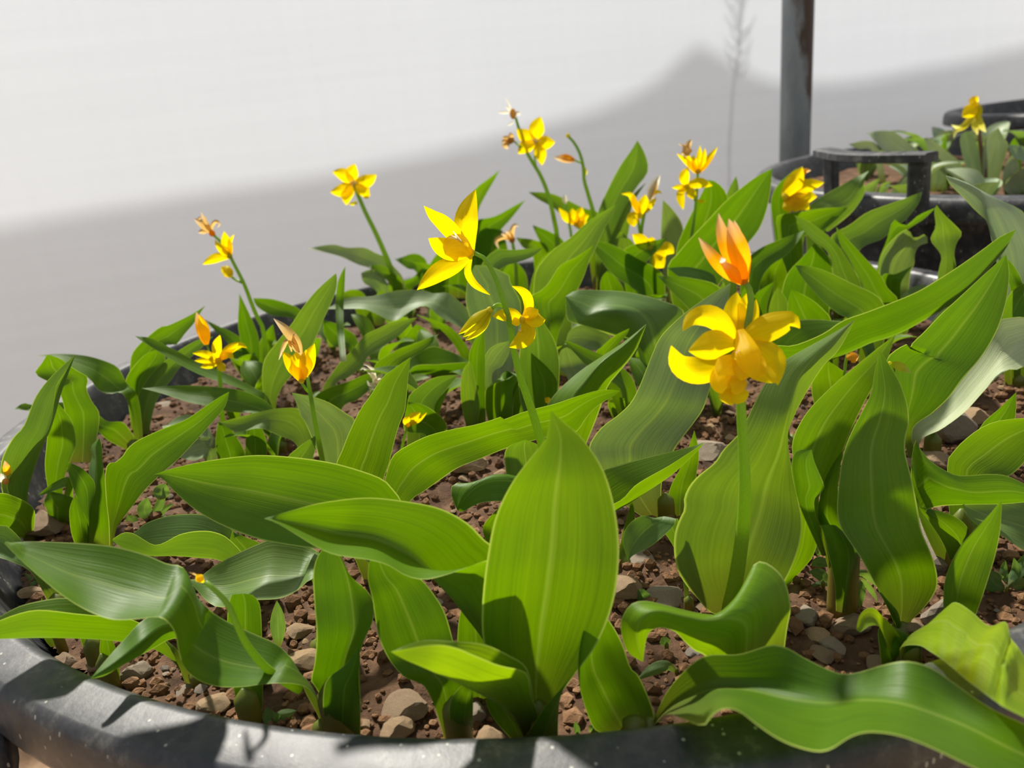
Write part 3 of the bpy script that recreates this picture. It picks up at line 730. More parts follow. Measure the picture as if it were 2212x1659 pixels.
p.leaf('1975,1440 1985,1385 2015,1350 2045,1312 2066,1301 2100,1322 2137,1352 2172,1343 2185,1380 2212,1416 2330,1600', '1950,1440 1945,1400 1984,1394 2010,1408 2034,1424 2060,1445 2084,1466 2110,1486 2150,1515 2184,1536 2330,1605',
       [0, .2, 0, -.4, -.8, -1.8, -2.8, -3.0, -3.8, -4.6, -7.6], [0, -1.6, -2.8, -3.4, -4.0, -4.6, -5.2, -5.8, -6.5, -7.0, -7.8], cup=.05, mat='backlit', ix=True, n=44)
p.leaf('1965,1440 1942,1372 1905,1330 1889,1314 1871,1315 1856,1331 1850,1361 1858,1366', '1930,1440 1915,1390 1899,1354 1880,1352 1870,1358 1858,1366', [0, -.4, -.8, -1.4], [0, -.6, -1.2, -1.4], mat='backlit')
p.leaf('1905,1445 1900,1405 1898,1358 1925,1352', '1990,1445 1990,1410 1985,1385 1925,1352', [0, -.3, -.3], [0, 0, -.2], cup=-.15)
p = Plant('lily with the tallest dark green leaf, right of the thick flower stem', (1948, 1372), sheath=(.004, .01))
p.leaf('1935,1372 1925,1330 1905,1290 1884,1249 1859,1205 1839,1175 1819,1145 1809,1115 1809,1077 1814,1027 1821,985 1834,945 1859,895 1881,850 1890,800 1900,755',
       '1958,1372 1969,1341 1989,1321 2014,1289 2025,1262 2021,1225 2009,1190 1991,1147 1984,1110 1976,1065 1966,1020 1956,980 1956,945 1963,915 1961,880 1951,845 1936,812 1900,755', [0, .2, 1, 2, 3], [0, .4, 1, 2, 3], cup=.10)
p.leaf('1945,1372 1925,1330 1908,1295 1897,1278', '1952,1372 1945,1340 1935,1315 1897,1278', -.4, -.2, cup=-.2)
p = Plant('lily on a thick olive stalk, its long leaf leaning right behind the tallest dark leaf', (1818, 1320), sheath=(.0058, .04))
p.leaf('1790,1230 1765,1140 1745,1080 1720,1010 1711,975 1713,950 1724,922 1746,887 1779,852 1819,815 1859,782 1896,752 1935,722', '1830,1230 1800,1150 1775,1100 1768,1080 1784,1040 1799,1020 1819,980 1834,940 1859,885 1891,827 1909,800 1919,770 1935,722', [.2, .2, .6, 1.4, 2.2], [.2, .4, .8, 1.4, 2.2], cup=.08)
p.leaf('1795,1235 1778,1150 1766,1120 1770,1080 1780,1040 1800,1000 1822,972', '1842,1235 1832,1160 1812,1125 1810,1080 1812,1030 1822,972', [0, .2, .3], [0, 0, .3], cup=.25)
p.leaf('1775,1200 1730,1100 1713,1035 1710,1002 1719,975 1753,971', '1785,1200 1758,1090 1777,1060 1779,1045 1760,1000 1753,971', [0, -.4, -.6], [0, -.6, -.6], cup=-.14)
p.leaf('1806,1320 1803,1260 1790,1200 1778,1150 1770,1135', '1832,1320 1835,1260 1852,1200 1842,1165 1808,1140', [-.6, -.8, -.8], [-.4, -.4, -.3], cup=-.2)
p = Plant('lily with a spear-shaped dark leaf at the right, below the folded grey-green blade', (2075, 1400), sheath=(.004, .01))
p.leaf('2060,1400 2040,1330 2038,1280 2045,1240 2071,1185 2109,1140 2134,1115 2165,1078', '2090,1400 2108,1330 2122,1290 2138,1240 2150,1200 2160,1150 2163,1110 2165,1078', [0, 0, .6, 1.2], [0, .4, 1, 1.2])
p = Plant('lily with a wide folded leaf running off the right edge on an olive stalk', (2062, 1238), sheath=(.005, .035))
p.leaf('2040,1238 1990,1130 1968,1030 1976,952 1984,965 2009,995 2034,1012 2064,1026 2096,1027 2134,1024 2171,1027 2212,1045 2270,1078', '2090,1238 2060,1150 2000,1110 2021,1095 2084,1090 2159,1089 2212,1085 2270,1078', [0, .6, -.4, -1.0, -1.2, -1.2], [0, -.4, -1.0, -1.2, -1.2], cup=-.10)
p.leaf('2060,1240 2046,1020 2059,977 2084,950 2114,927 2146,912 2179,906 2212,903 2290,900', '2140,1240 2140,1060 2186,1025 2212,1000 2250,950 2290,900', [0, 2, 2.4, 2], [0, 1.6, 2, 2])
p.leaf('2085,1240 2100,1000 2116,925 2159,882 2195,847', '2180,1240 2180,1000 2188,930 2195,890 2195,847', [0, 4, 5, 5], [0, 4, 5, 5])
p.leaf('2060,1240 2040,1180 2010,1130 1990,1105 1985,1095', '2092,1240 2094,1190 2090,1140 2050,1110 1985,1095', -.6, -.6, cup=-.2)
p = Plant('lily with a pale glossy leaf entering from the right edge below the folded one', (2290, 1270), sheath=(.004, .01))
p.leaf('2300,1270 2290,1120 2212,1082 2150,1075 2079,1090', '2285,1270 2260,1215 2212,1190 2164,1158 2120,1140 2095,1120 2079,1090', [0, 1.2, 1.4, .6], [0, -.4, -.6, .6], mat='pale')

# ---- middle and left
p = Plant('small drooping grey-green leaf on a thin stalk between the stem and the broad leaf', (1488, 1312), sheath=(.0022, .01))
p.leaf('1480,1312 1468,1210 1428,1140 1403,1116 1383,1115 1361,1130 1348,1150 1346,1175 1356,1212', '1492,1312 1478,1190 1463,1117 1456,1135 1436,1155 1406,1180 1371,1197 1356,1212', [0, .6, 0, -1], [0, .2, -.4, -1], mat='pale')
p = Plant('lily with one upright blade and one long blade sweeping right at the centre', (832, 1265), sheath=(.005, .015))
p.leaf('790,1265 730,1110 722,1045 727,1000 738,975 753,937 778,885 800,855 825,817 850,797 887,771', '820,1265 815,1120 830,1032 840,1005 850,962 860,925 870,900 876,880 881,825 885,787 887,771', [0, .6, 1.2, 1.6], [0, .4, 1.0, 1.6], cup=.06)
p.leaf('840,1265 830,1120 830,1050 840,1005 853,980 890,957 928,940 978,927 1028,917 1075,903 1083,899 1088,906 1125,892 1160,882 1200,872 1250,855 1300,842 1339,844', '860,1265 868,1130 888,1081 915,1062 953,1035 990,1010 1040,990 1103,965 1180,945 1241,935 1265,905 1287,880 1325,855 1339,845', [0, .2, 1.8, 4.2, 6.4, 8], [0, .8, 2.8, 5.3, 7.3, 8], cup=.06)
p = Plant('lily with the tall arching stem of three yellow blooms at the centre', (1218, 1160), sheath=(.004, .012))
p.stem('1216,1160 1195,1050 1180,990 1165,940 1150,890 1126,820 1111,760 1101,700 1086,645 1066,590 1044,556 1024,546', 24, 9, [0, -.2, -.4, -.6, -.8, -.8], n=30)
p.leaf('1150,1160 1100,1080 1093,1020 1093,970 1135,950', '1190,1160 1185,1080 1182,1000 1168,965 1135,950', .8, .8, mat='pale')
fl = p.heart((1016, 546), 10, -.8, 'lemon')
for path, wd, dy in [('1016,546 1006,500 1010,455 1027,410', 46, [-.8, -1.0, -.6]), ('1012,540 985,510 955,480 935,465 916,445', 32, [-.8, -1.6, -2.2]), ('1012,545 985,545 950,530 926,515', 40, [-.8, -2.0, -2.6]),
                    ('1014,552 985,570 945,590 901,626', 38, [-.8, -1.4, -2.0]), ('1018,555 1010,585 1022,610 1040,625 1059,637', 15, [-.8, -.6, -.4])]:
    p.petal(path, wd, dy, fl, twist=.2)
p.petal('1018,548 995,535 975,540 962,550', 52, [-.9, -2.2, -2.6], fl, cup=.4, peak=.55)
for q in [(978, 498), (983, 503), (972, 507), (986, 508), (965, 512)]: p.petal([(1006, 535), (992, 518), q], 4, [-1.6, -2.2, -2.4], fl, 'white', 0, n=6, name='stamen')
fl = p.heart((1128, 690), 8, -.6); p.stem('1106,694 1116,691 1128,690', 8, 6, -.6, name='pedicel', n=6)
for path, wd, dy in [('1130,688 1142,665 1138,640 1124,626 1106,618', 20, [-.6, -.8, -1.2]), ('1126,688 1110,680 1090,680 1064,683', 26, [-.6, -.8, -1.0]), ('1130,690 1150,690 1165,692 1178,690', 30, [-.6, -1.0, -1.4]), ('1130,688 1145,678 1158,672 1162,668', 26, [-.6, -1, -1.2]),
                    ('1130,692 1140,715 1128,735 1100,750', 34, [-.6, -1.2, -1.4]), ('1124,692 1112,696 1105,699', 18, [-.6, -.9, -.9])]:
    p.petal(path, wd, dy, fl)
fl = p.heart((1058, 670), 8, -.8); p.stem('1086,661 1074,658 1062,667', 9, 8, -.8, name='pedicel', n=6)
for path, wd in [('1060,668 1035,685 1012,705 990,722', 22), ('1060,668 1040,692 1020,712 1000,728', 24), ('1060,670 1045,700 1025,722 1005,735', 18)]: p.petal(path, wd, [-.8, -1.3, -1.0], fl, 'budc', .4)
p = Plant('lily with a narrow folded leaf pointing right, just right of the broadest leaf', (1288, 1232), sheath=(.004, .012))
p.leaf('1280,1232 1260,1080 1293,1022 1331,1007 1381,992 1443,977 1493,965 1521,956', '1288,1232 1285,1130 1321,1092 1346,1077 1368,1052 1393,1035 1443,1007 1493,975 1521,957', [0, 1.2, 1.4, 1.6], [0, -.4, -.2, 1.4], '1292,1232 1292,1140 1326,1108 1356,1090 1406,1057 1456,1022 1506,975 1521,957', [0, .4, .5, 1.5], sm=0)
p.leaf('1330,1232 1345,1150 1362,1080 1340,1030', '1360,1232 1370,1160 1368,1090 1340,1030', 1.5, 1.5)
p = Plant('lily with a hooked leaf curling down in the shaded gap at the centre', (1140, 1235), sheath=(.004, .012))
p.leaf('1150,1235 1138,1060 1106,1040 1060,1050 1020,1047 980,1044 975,1070 987,1100', '1130,1235 1118,1100 1090,1084 1053,1084 1028,1090 998,1106 987,1101', [0, 1.6, 1.4, .2], [0, .2, -.2, 0], '1145,1235 1140,1050 1106,1027 1085,1024 1058,1027 1028,1042 1003,1070 987,1100', [0, .8, .6, 0], sm=0, us=[0, .35, 1])
p.leaf('1075,1235 1050,1170 1043,1140 1058,1117 1085,1090', '1110,1235 1095,1180 1097,1130 1085,1090', .5, .5)
p = Plant('lily with a folded leaf pointing up to the left edge, leftmost upright blade', (66, 1165), sheath=(.0035, .015))
p.leaf('58,1165 22,1110 4,1060 2,1000 25,950 50,922 67,880 78,855 100,825 130,795 163,766', '66,1165 36,1105 14,1045 45,1000 75,962 100,937 112,905 117,867 122,832 140,805 163,766', [0, -.6, -.8, -.2, .4], [0, -1.4, -1.4, -.8, .4], '72,1165 66,1110 66,1065 82,1010 97,965 110,930 130,867 142,830 163,766', [0, -.6, -.5, -.2, .4], mat='pale')
p.leaf('70,1165 76,1110 62,1088 30,1072 0,1065 -60,1075', '58,1165 30,1158 0,1158 -60,1150', [0, -1.5, -4.2, -5.8], [0, -2.6, -5.4, -6.0])
fl = p.heart((12, 1040), 7, -1.5, 'dry'); p.petal('18,1034 15,1015 10,995', 13, -1.6, fl, 'orange', .3); p.petal('8,1046 6,1036 2,1022', 13, -1.6, fl, 'white', .3)
p = Plant('lily leaning out at the left edge under the upright blades', (128, 1312), sheath=(.004, .012))
p.leaf('135,1312 120,1260 60,1190 45,1165 20,1140 0,1135 -60,1150', '110,1312 70,1240 30,1215 0,1205 -60,1185', [0, .6, .4, 0], [0, -.6, -.8, -.4], mat='pale')
p = Plant('lily with a broad upright leaf on a thick stalk near the left edge', (135, 1138), sheath=(.0045, .02))
p.leaf('110,1138 105,1070 97,1010 100,967 105,920 115,860', '150,1138 135,1060 150,1000 164,962 160,925 150,900 115,860', .4, .6)
p.leaf('150,1138 158,1060 150,1030 112,1045 82,1070', '130,1138 140,1060 140,1052 100,1067 82,1070', [0, -.2, -.6, -.6], [0, -.6, -1.0, -.6])
p.leaf('200,1000 215,900 200,870 187,840 190,815 165,800 130,775 102,766', '150,1000 140,890 130,850 125,830 100,822 76,806 90,785 102,766', [2, 3, 3.5, 3], [2, 2.6, 2.6, 3])
p.leaf('108,1132 100,1100 95,1085 105,1060', '152,1132 155,1100 158,1075 105,1060', -.6, -.6, cup=-.2)
p = Plant('lily with two leaves arching left over the rear left rim', (295, 978), sheath=(.005, .015))
p.leaf('310,978 305,900 295,850 275,830 262,805 250,790 212,775 175,767 125,764 80,768', '290,978 285,900 265,850 237,851 212,842 195,820 160,797 120,775 80,768', [0, 1.5, 1.6, 1.0], [0, 0, 0, .8])
p.leaf('300,978 290,945 275,922 262,911 232,910 212,895 190,877 162,870 130,869 75,875 50,871 32,884', '285,978 265,968 232,950 212,932 190,916 160,902 120,897 70,889 32,884', [0, -.4, -.6, -.6], [0, -1.2, -1.4, -.8])
p = Plant('clump of upright lily blades left of centre, the largest slanting right', (208, 1195), sheath=(.006, .012))
p.leaf('236,1195 234,1130 230,1080 227,1030 233,1001 245,1001 265,985 277,967 300,950 350,927 400,907 445,877 475,857 495,846', '242,1195 250,1145 262,1125 287,1092 312,1060 345,1027 390,987 450,922 485,880 495,847', [0, .5, .8, 1.2, 1.6], [0, .3, .6, 1.2, 1.6], cup=.08)
p.leaf('190,1195 190,1130 192,1060 192,1010 200,985 196,965 215,946', '238,1195 236,1130 230,1080 226,1030 222,1000 220,962 215,946', [0, .5, .9, .8], [0, -.3, -.2, .4], '193,1195 191,1130 195,1092 207,1055 209,1005 207,965 215,946', [-.2, -.8, -.4, .4], sm=0)
p.leaf('188,1195 188,1132 175,1097 160,1060 147,1020 146,998', '193,1195 193,1120 198,1092 206,1058 203,1040 193,1027 175,1010 146,998', [-.2, -.8, -.6, -.4], [-.2, -.9, -.5, -.4])
p.leaf('170,1195 155,1155 150,1117 152,1092 164,1065', '193,1195 192,1140 182,1105 164,1065', -.4, -.5)
p = Plant('lily with a wavy-edged leaf lying left behind the pointed left blade', (552, 1300), sheath=(.004, .012))
p.leaf('560,1300 540,1200 500,1142 475,1125 437,1111 387,1111 350,1117 312,1132 290,1150 243,1165', '545,1300 530,1210 495,1165 462,1149 425,1147 387,1155 355,1172 332,1177 305,1162 285,1151 265,1151 243,1165', [0, 1.4, 1.8, 1.0], [0, -.8, -.8, .6], '550,1300 520,1240 475,1211 425,1205 375,1201 325,1201 275,1190 243,1168', [0, .2, .4, .8], sm=0, mat='pale')
p.leaf('540,1300 500,1240 495,1195 497,1165 502,1147', '600,1300 590,1230 570,1180 530,1160 502,1147', .2, .6, mat='pale')
p = Plant('lily with a very large silvery leaf slanting up behind the double flower', (1440, 1125), sheath=(.0045, .02))
p.leaf('1400,1125 1325,1070 1291,1020 1281,992 1272,967 1281,947 1301,922 1337,895 1362,870 1380,837 1397,795 1410,762 1425,730 1450,702 1487,670 1537,635 1579,611', '1430,1125 1430,1040 1455,975 1475,945 1500,912 1520,882 1532,845 1540,820 1555,750 1568,680 1579,611', [0, -.6, .8, 3, 6], [0, .4, 1.6, 3.4, 6], cup=.07, mat='grey')
p.leaf('1440,1125 1446,1060 1475,1000 1500,930', '1500,1125 1503,1040 1510,980 1500,930', .8, 1.2)
p = Plant('lily with a long folded leaf pointing up right, above the sweeping central blade', (1228, 1022), sheath=(.004, .012))
p.leaf('1200,1022 1180,900 1182,875 1200,850 1225,825 1262,795 1305,767 1350,737 1396,700', '1240,1022 1290,900 1312,837 1332,810 1357,780 1377,750 1396,701', [0, .8, 1.5, 2.5], [0, .6, 1.2, 2.5], '1220,1022 1235,900 1245,855 1262,832 1282,805 1307,777 1350,745 1396,701', [0, -.4, .2, 2.3], sm=0, us=[0, .6, 1])
p = Plant('lily with two small crossing leaves left of the silvery leaf', (1372, 935), sheath=(.004, .012))
p.leaf('1380,935 1376,850 1365,815 1345,795 1310,770 1275,757 1237,740 1219,736', '1355,935 1350,870 1340,840 1300,810 1267,790 1250,772 1225,745 1219,736', [0, .8, 1, 1], [0, 0, .2, 1])
p.leaf('1350,935 1290,770 1295,755 1325,727 1360,709', '1365,935 1325,780 1332,752 1357,718 1360,709', 1.5, 1.5)
p.leaf('1400,935 1385,900 1375,860 1400,830', '1430,935 1440,900 1420,860 1400,830', 1.5, 1.5, mat='grey')
p = Plant('lily with a broad grey-green blade lying across the centre right', (1432, 882), sheath=(.004, .012))
p.leaf('1470,882 1480,700 1472,667 1437,652 1400,640 1350,630 1300,627 1246,627 1222,640', '1400,882 1385,790 1370,740 1345,728 1325,725 1287,712 1250,700 1225,690 1222,642', [0, 2.6, 3, 3], [0, .8, 1.2, 2.4], '1420,882 1397,782 1380,735 1372,700 1357,680 1330,672 1300,672 1270,679 1252,665 1235,655 1222,641', [0, .2, .4, 2.4], mat='pale', us=[0, .7, 1], sm=0)
p.leaf('1330,850 1322,735 1290,712 1255,702 1230,715 1222,740', '1310,850 1295,765 1265,758 1240,750 1222,740', [1, 3, 3], [1, 2, 3], mat='grey')
p.leaf('1250,880 1225,815 1208,795 1210,760 1225,750', '1275,880 1268,800 1262,780 1250,765 1225,750', 3, 3, mat='grey')
p = Plant('lily with a pointed green blade right of the arching flower stem', (1200, 835), sheath=(.004, .012))
p.leaf('1192,835 1195,750 1185,715 1162,675 1146,640 1162,632 1182,615 1195,595 1212,572 1250,552 1282,529', '1208,835 1202,745 1220,687 1245,632 1262,595 1275,555 1282,529', [0, .6, 1.2, 1.6], [0, .8, 1.4, 1.6])
p.leaf('1190,835 1150,690 1152,630 1157,587 1175,560 1200,535 1230,515 1275,475 1330,442', '1230,835 1240,650 1262,590 1285,540 1305,495 1325,460 1330,442', [2, 4, 5, 5.5], [2, 4, 5, 5.5], mat='pale')
p = Plant('lily with a pale broad leaf behind the open central flower', (1075, 875), sheath=(.005, .012))
p.leaf('1050,875 1030,740 1010,670 1006,650 1010,610 1025,573', '1100,875 1120,720 1125,655 1103,612 1100,595 1057,575 1025,573', [0, 2, 3, 4], [0, 2.4, 3.4, 4], mat='grey')
p.leaf('1040,875 1030,620 1062,545 1112,540 1174,534', '1060,875 1060,640 1080,582 1117,567 1150,555 1174,534', [1, 5, 7, 7], [1, 4.6, 6.4, 7], mat='pale')
p = Plant('lily with a tight cluster of narrow blades left of the arching stem', (1030, 935), sheath=(.005, .012))
p.leaf('1030,935 1015,850 1012,790 1018,750 1045,705', '1050,935 1048,850 1048,760 1045,705', .5, .5)
p.leaf('1010,935 998,880 995,840 1000,800 1015,780', '1028,935 1036,880 1030,840 1022,800 1015,780', -.5, -.4, mat='pale')
p.leaf('1070,935 1048,830 1048,770 1070,745 1100,737', '1080,935 1062,815 1085,790 1100,760 1100,737', .8, .8, mat='grey')
p = Plant('lily with a rolled cup-like leaf beside the arching stem', (1082, 938), sheath=(.006, .014))
p.leaf('1062,938 1050,890 1048,850 1052,838 1070,828 1100,818', '1105,938 1108,890 1112,850 1118,822 1110,808 1100,818', [-.2, -.6, -.6], [-.2, .2, .6], cup=.3)
p.leaf('1108,938 1107,880 1108,845 1118,822', '1140,938 1142,890 1135,850 1118,822', .2, .2)
p.leaf('1075,938 1080,870 1085,820 1095,800', '1110,938 1115,860 1113,815 1095,800', .8, .8)
p = Plant('lily with a broad dark blade right of the arching stem, low at the centre', (1170, 942), sheath=(.005, .012))
p.leaf('1150,942 1125,870 1120,800 1130,720 1162,680', '1190,942 1205,860 1208,780 1195,730 1162,680', 1, 1, mat='pale')
p.leaf('1165,942 1155,880 1148,820 1147,762', '1190,942 1203,850 1203,820 1180,790 1147,762', .2, .3)
fl = p.heart((1186, 868), 5, -1, 'petal'); p.petal('1190,870 1184,865 1177,860', 12, -1, fl)
p = Plant('lily with the tall grey-green blade at mid left, right of the bell flower', (597, 935), sheath=(.005, .012))
p.leaf('590,935 580,878 569,850 566,812 570,780 582,760 600,737 630,700 650,670 675,637 700,612 726,590', '605,935 596,878 607,840 635,805 655,775 675,745 690,712 700,687 712,662 725,630 728,605 726,590', [0, .6, 1.4, 2.0], [0, .8, 1.6, 2.0], cup=.07, mat='pale')
p.leaf('735,780 725,680 728,620 735,595 746,575', '748,780 742,690 744,630 746,575', 6, 6)
p = Plant('lily with a small leaf pointing left at the rear left rim', (672, 790), sheath=(.004, .012))
p.leaf('680,790 662,690 645,667 625,657 587,646 547,644', '660,790 640,700 625,686 587,681 555,662 547,644', [0, .8, .8, .6], [0, .2, .2, .6])
p = Plant('lily with the wavy grey blade below the open central flower', (1035, 825), sheath=(.005, .012))
p.leaf('1040,825 1030,710 1012,672 987,647 965,632 937,634 912,627 862,627 825,635 800,640 750,644 705,667', '1028,825 1018,735 1000,712 950,684 930,666 912,661 887,672 857,692 837,690 800,672 775,667 705,668', [0, 1.6, 2.2, 2.2, 1.8], [0, .2, .2, .4, 1.6], cup=.08, mat='grey')
p.leaf('1010,825 990,760 950,710 900,680', '1030,825 1015,760 970,705 900,680', 1.4, 1)
p = Plant('lily with a dark leaf in shade beneath the wavy grey blade', (788, 815), sheath=(.004, .012))
p.leaf('790,815 772,735 750,712 720,697 698,692', '780,815 752,755 720,748 700,720 698,692', 1, .6)
p.leaf('830,815 850,760 880,720 900,700', '960,815 950,760 930,720 900,700', 3, 3)
p = Plant('lily with a long slanting leaf pointing up right at mid left', (700, 905), sheath=(.004, .012))
p.leaf('690,905 697,840 717,807 737,780 762,755 787,725 812,712 850,695 901,686', '710,905 725,830 750,817 782,792 795,770 825,750 862,725 901,686', [0, .8, 1.6, 2], [0, .4, 1.2, 2], cup=.1, mat='pale')
p = Plant('lily with a bright narrow leaf pointing right, left of the bud', (825, 905), sheath=(.004, .012))
p.leaf('800,905 805,800 850,760 900,740 947,722', '850,905 860,800 890,772 925,750 947,722', .8, .6)
p.leaf('880,905 870,800 925,750 962,755 1000,772 1015,783', '885,905 885,800 950,787 1000,783 1015,783', [1, 2, 2], [1, .6, 1], '890,905 885,815 950,812 1010,805 1015,785', [1, 1, 1], sm=0)
p = Plant('lily with a leaf underside behind the upright central blade, left', (705, 945), sheath=(.004, .012))
p.leaf('700,945 682,880 680,857 712,837 750,825 800,805 860,790', '720,945 740,880 770,865 795,845 830,815 860,790', .6, .2)
fl = p.heart((812, 822), 8, -.2, 'white')
for q, wd in [('812,822 800,805 785,795 778,800', 7), ('812,820 806,800 795,790 785,788', 6), ('812,824 800,832 793,822', 7), ('812,826 806,838 796,838', 8), ('814,820 822,812 826,806', 10), ('812,820 805,812 798,806', 9)]: p.petal(q, wd, [-.3, -.8, -.8], fl, 'white', .3)
p.stem('780,905 795,870 810,830', 8, 6, -.2)
p = Plant('lily with grey leaves in the gap right of the upright central blade', (905, 985), sheath=(.005, .012))
p.leaf('880,985 880,870 900,840 940,815 990,810', '930,985 937,890 950,860 970,835 990,810', 1, 1, mat='pale')
p.leaf('960,985 965,920 940,890 910,873 880,868', '930,985 920,940 890,935 872,925 880,868', -.2, -.5)
p.leaf('930,985 937,890 945,865 975,830', '960,985 950,900 955,875 975,830', .5, .5)
p.stem('865,985 872,950 879,925', 7, 5, -1.2)
fl = p.heart((881, 918), 5, -1.2, 'petal')
p.petal('881,920 890,905 908,891', 20, -1.4, fl); p.petal('881,920 900,908 922,891', 12, -1.5, fl); p.petal('881,920 878,910 884,900', 14, -1.4, fl)
p = Plant('lily with a pale lit leaf crossed by the stem of the bell-shaped flower', (738, 1085), sheath=(.004, .012))
p.leaf('740,1085 772,960 768,910 750,895 712,870 675,857 630,848', '715,1085 690,990 673,945 658,910 650,900 640,870 630,848', [0, 1.2, 1.4, 1], [0, .4, .6, 1], mat='grey')
p.leaf('640,1085 620,1000 640,970 683,940', '680,1085 672,1010 680,975 683,940', 0, 0, mat='pale')
p.stem('706,1085 697,1000 690,960 680,910 672,860 664,815', 13, 8, [0, -.6, -.6])
p.stem('672,850 662,842 652,828', 7, 6, -.6, name='pedicel', n=8)
fl = p.heart((651, 822), 7, -.6)
for q, wd in [('651,822 636,795 622,775 610,760', 26), ('651,822 662,790 670,765 679,742', 28), ('651,822 642,790 640,760', 34), ('651,822 658,790 661,755', 28)]: p.petal(q, wd, [-.6, -1.0, -1.0], fl, 'petal', .3)
for q, wd in [('650,770 640,740 615,710 591,688', 20), ('640,760 622,735 612,750 602,778', 9), ('645,758 632,728 640,722', 9), ('630,760 626,735 640,745', 6)]: p.petal(q, wd, [-.8, -1.0, -1.0], fl, 'dry', .3)
p = Plant('lily with a long grey-green leaf behind two bud-like shoots at mid left', (670, 1025), sheath=(.004, .012))
p.leaf('680,1025 670,920 650,885 603,882 552,892 475,912', '660,1025 640,960 600,940 560,925 510,933 475,912', [0, 1, 1, .8], [0, .4, .2, .8], mat='pale')
p = Plant('pair of short bud-like lily shoots above the pointed left blade', (522, 1022), sheath=(.004, .012))
p.leaf('480,1022 468,980 466,945 472,910', '530,1022 530,980 512,945 490,917 472,910', 0, .2, cup=-.1)
p.leaf('530,1022 530,960 535,917 542,890', '577,1022 576,960 568,930 553,903 542,890', .3, .3, cup=-.1)
p.leaf('460,1022 470,970 455,945 430,947 405,965 385,988', '450,1022 440,990 420,995 385,988', [0, .5, .5], [0, -.4, 0], mat='grey')
p.leaf('470,960 440,910 420,897 385,900 352,925', '460,970 425,940 390,932 352,925', 2, 1, mat='grey')
p = Plant('lily with a flat leaf pointing left across mid left, above the slanting clump', (612, 975), sheath=(.004, .012))
p.leaf('622,975 605,900 587,878 560,858 520,843 470,836 420,833 375,833 307,839', '600,975 580,910 552,893 500,890 450,878 400,867 350,850 307,839', [0, 1, 1.2, .8], [0, 0, 0, .6])
p = Plant('lily with a twisting leaf pointing up at the rear left rim', (312, 935), sheath=(.005, .012))
p.leaf('300,935 283,830 281,792 285,765 300,745 320,727 345,707 366,702 412,680 444,660', '320,935 322,820 340,780 360,745 380,745 400,720 420,697 435,672 444,660', [0, 1, 1.6, 1.6], [0, 1, 1.4, 1.6], mat='leaf')
p.leaf('285,935 275,850 272,820 290,790 315,765 337,756', '310,935 320,850 345,800 358,772 337,756', [0, 0, 0], [0, 0, 0])
p.leaf('300,960 292,900 297,862 307,837 330,805 362,775 390,755 425,735 460,727', '320,960 325,917 335,875 347,850 370,820 390,792 420,765 440,747 460,727', [-1, -.8, -.4, 0], [-1, -.8, -.4, 0], mat='pale')
p = Plant('lily with a long leaf pointing up left, under the spreading yellow flower at left', (602, 945), sheath=(.004, .012))
p.leaf('612,945 580,860 550,838 500,812 462,797 425,782 390,762 355,745 325,730 292,726', '590,945 560,870 530,845 487,828 450,817 412,800 375,780 335,755 307,737 292,726', [0, 1.2, 1.6, 1.6], [0, .4, .6, 1.4])
p.stem('482,930 478,860 475,820 472,790', 11, 8, [0, 0, .2])
fl = p.heart((472, 778), 8, 0)
for q, wd in [('472,778 468,750 475,724', 18), ('472,778 495,755 520,745 534,752', 17), ('472,778 490,765 505,774', 16), ('472,778 445,765 416,763', 15), ('472,780 450,778 420,779', 14), ('472,782 455,788 433,793', 14), ('472,782 480,795 486,802', 16), ('472,780 490,762 515,741', 14)]: p.petal(q, wd, [0, -.4, -.8], fl)
fl = p.heart((446, 742), 5, .4); p.stem('465,800 455,770 446,742', 5, 4, .3, name='pedicel', n=8)
p.petal('446,744 436,705 424,674', 24, .4, fl, 'orange', .4); p.petal('447,744 440,710 430,680', 18, .2, fl, 'petal', .4)
p = Plant('lily with an upright pointed shoot and a slanting stem of faded flowers at left', (548, 825), sheath=(.005, .012))
p.leaf('530,825 520,740 514,700 516,660 517,634', '560,825 560,740 547,697 530,660 517,634', .6, .6)
p.leaf('565,850 545,780 530,740 500,717 475,706 442,690', '535,850 515,800 495,745 462,712 442,690', [.4, 1, 1], [.2, .2, .8])
p.leaf('560,825 555,770 565,730 590,700', '600,825 600,770 595,730 590,700', 1, 1)
p.stem('575,825 570,720 560,695 545,660 528,615 508,575 485,532 462,508', 11, 6, [0, .4, .6, .6])
# (continues the lily with faded flowers)
fl = p.heart((458, 504), 7, .6, 'orange')
for q, wd in [('460,506 445,490 432,480 418,472', 16), ('456,500 446,485 440,470 434,458', 8), ('434,468 430,472 427,476', 5), ('458,502 458,488 466,478 474,484 468,492', 7), ('448,500 436,500 428,503', 10)]: p.petal(q, wd, [.6, .5, .4], fl, 'dry', .3)
fl = p.heart((496, 553), 6, .6)
for q, wd in [('497,555 490,530 484,500', 20), ('500,552 496,525 506,506', 9), ('492,555 476,536 466,522 465,518', 13), ('494,556 470,556 437,571', 18), ('496,552 488,540 482,528', 16)]: p.petal(q, wd, [.6, .3, .2], fl)
fl = p.heart((497, 594), 6, .4); p.stem('522,610 510,605 499,597', 6, 5, .5, name='pedicel', n=8)
p.petal('499,597 490,586 477,576', 20, .4, fl, 'petal', .4); p.petal('499,595 494,582 489,572', 10, .5, fl, 'lemon', .3)

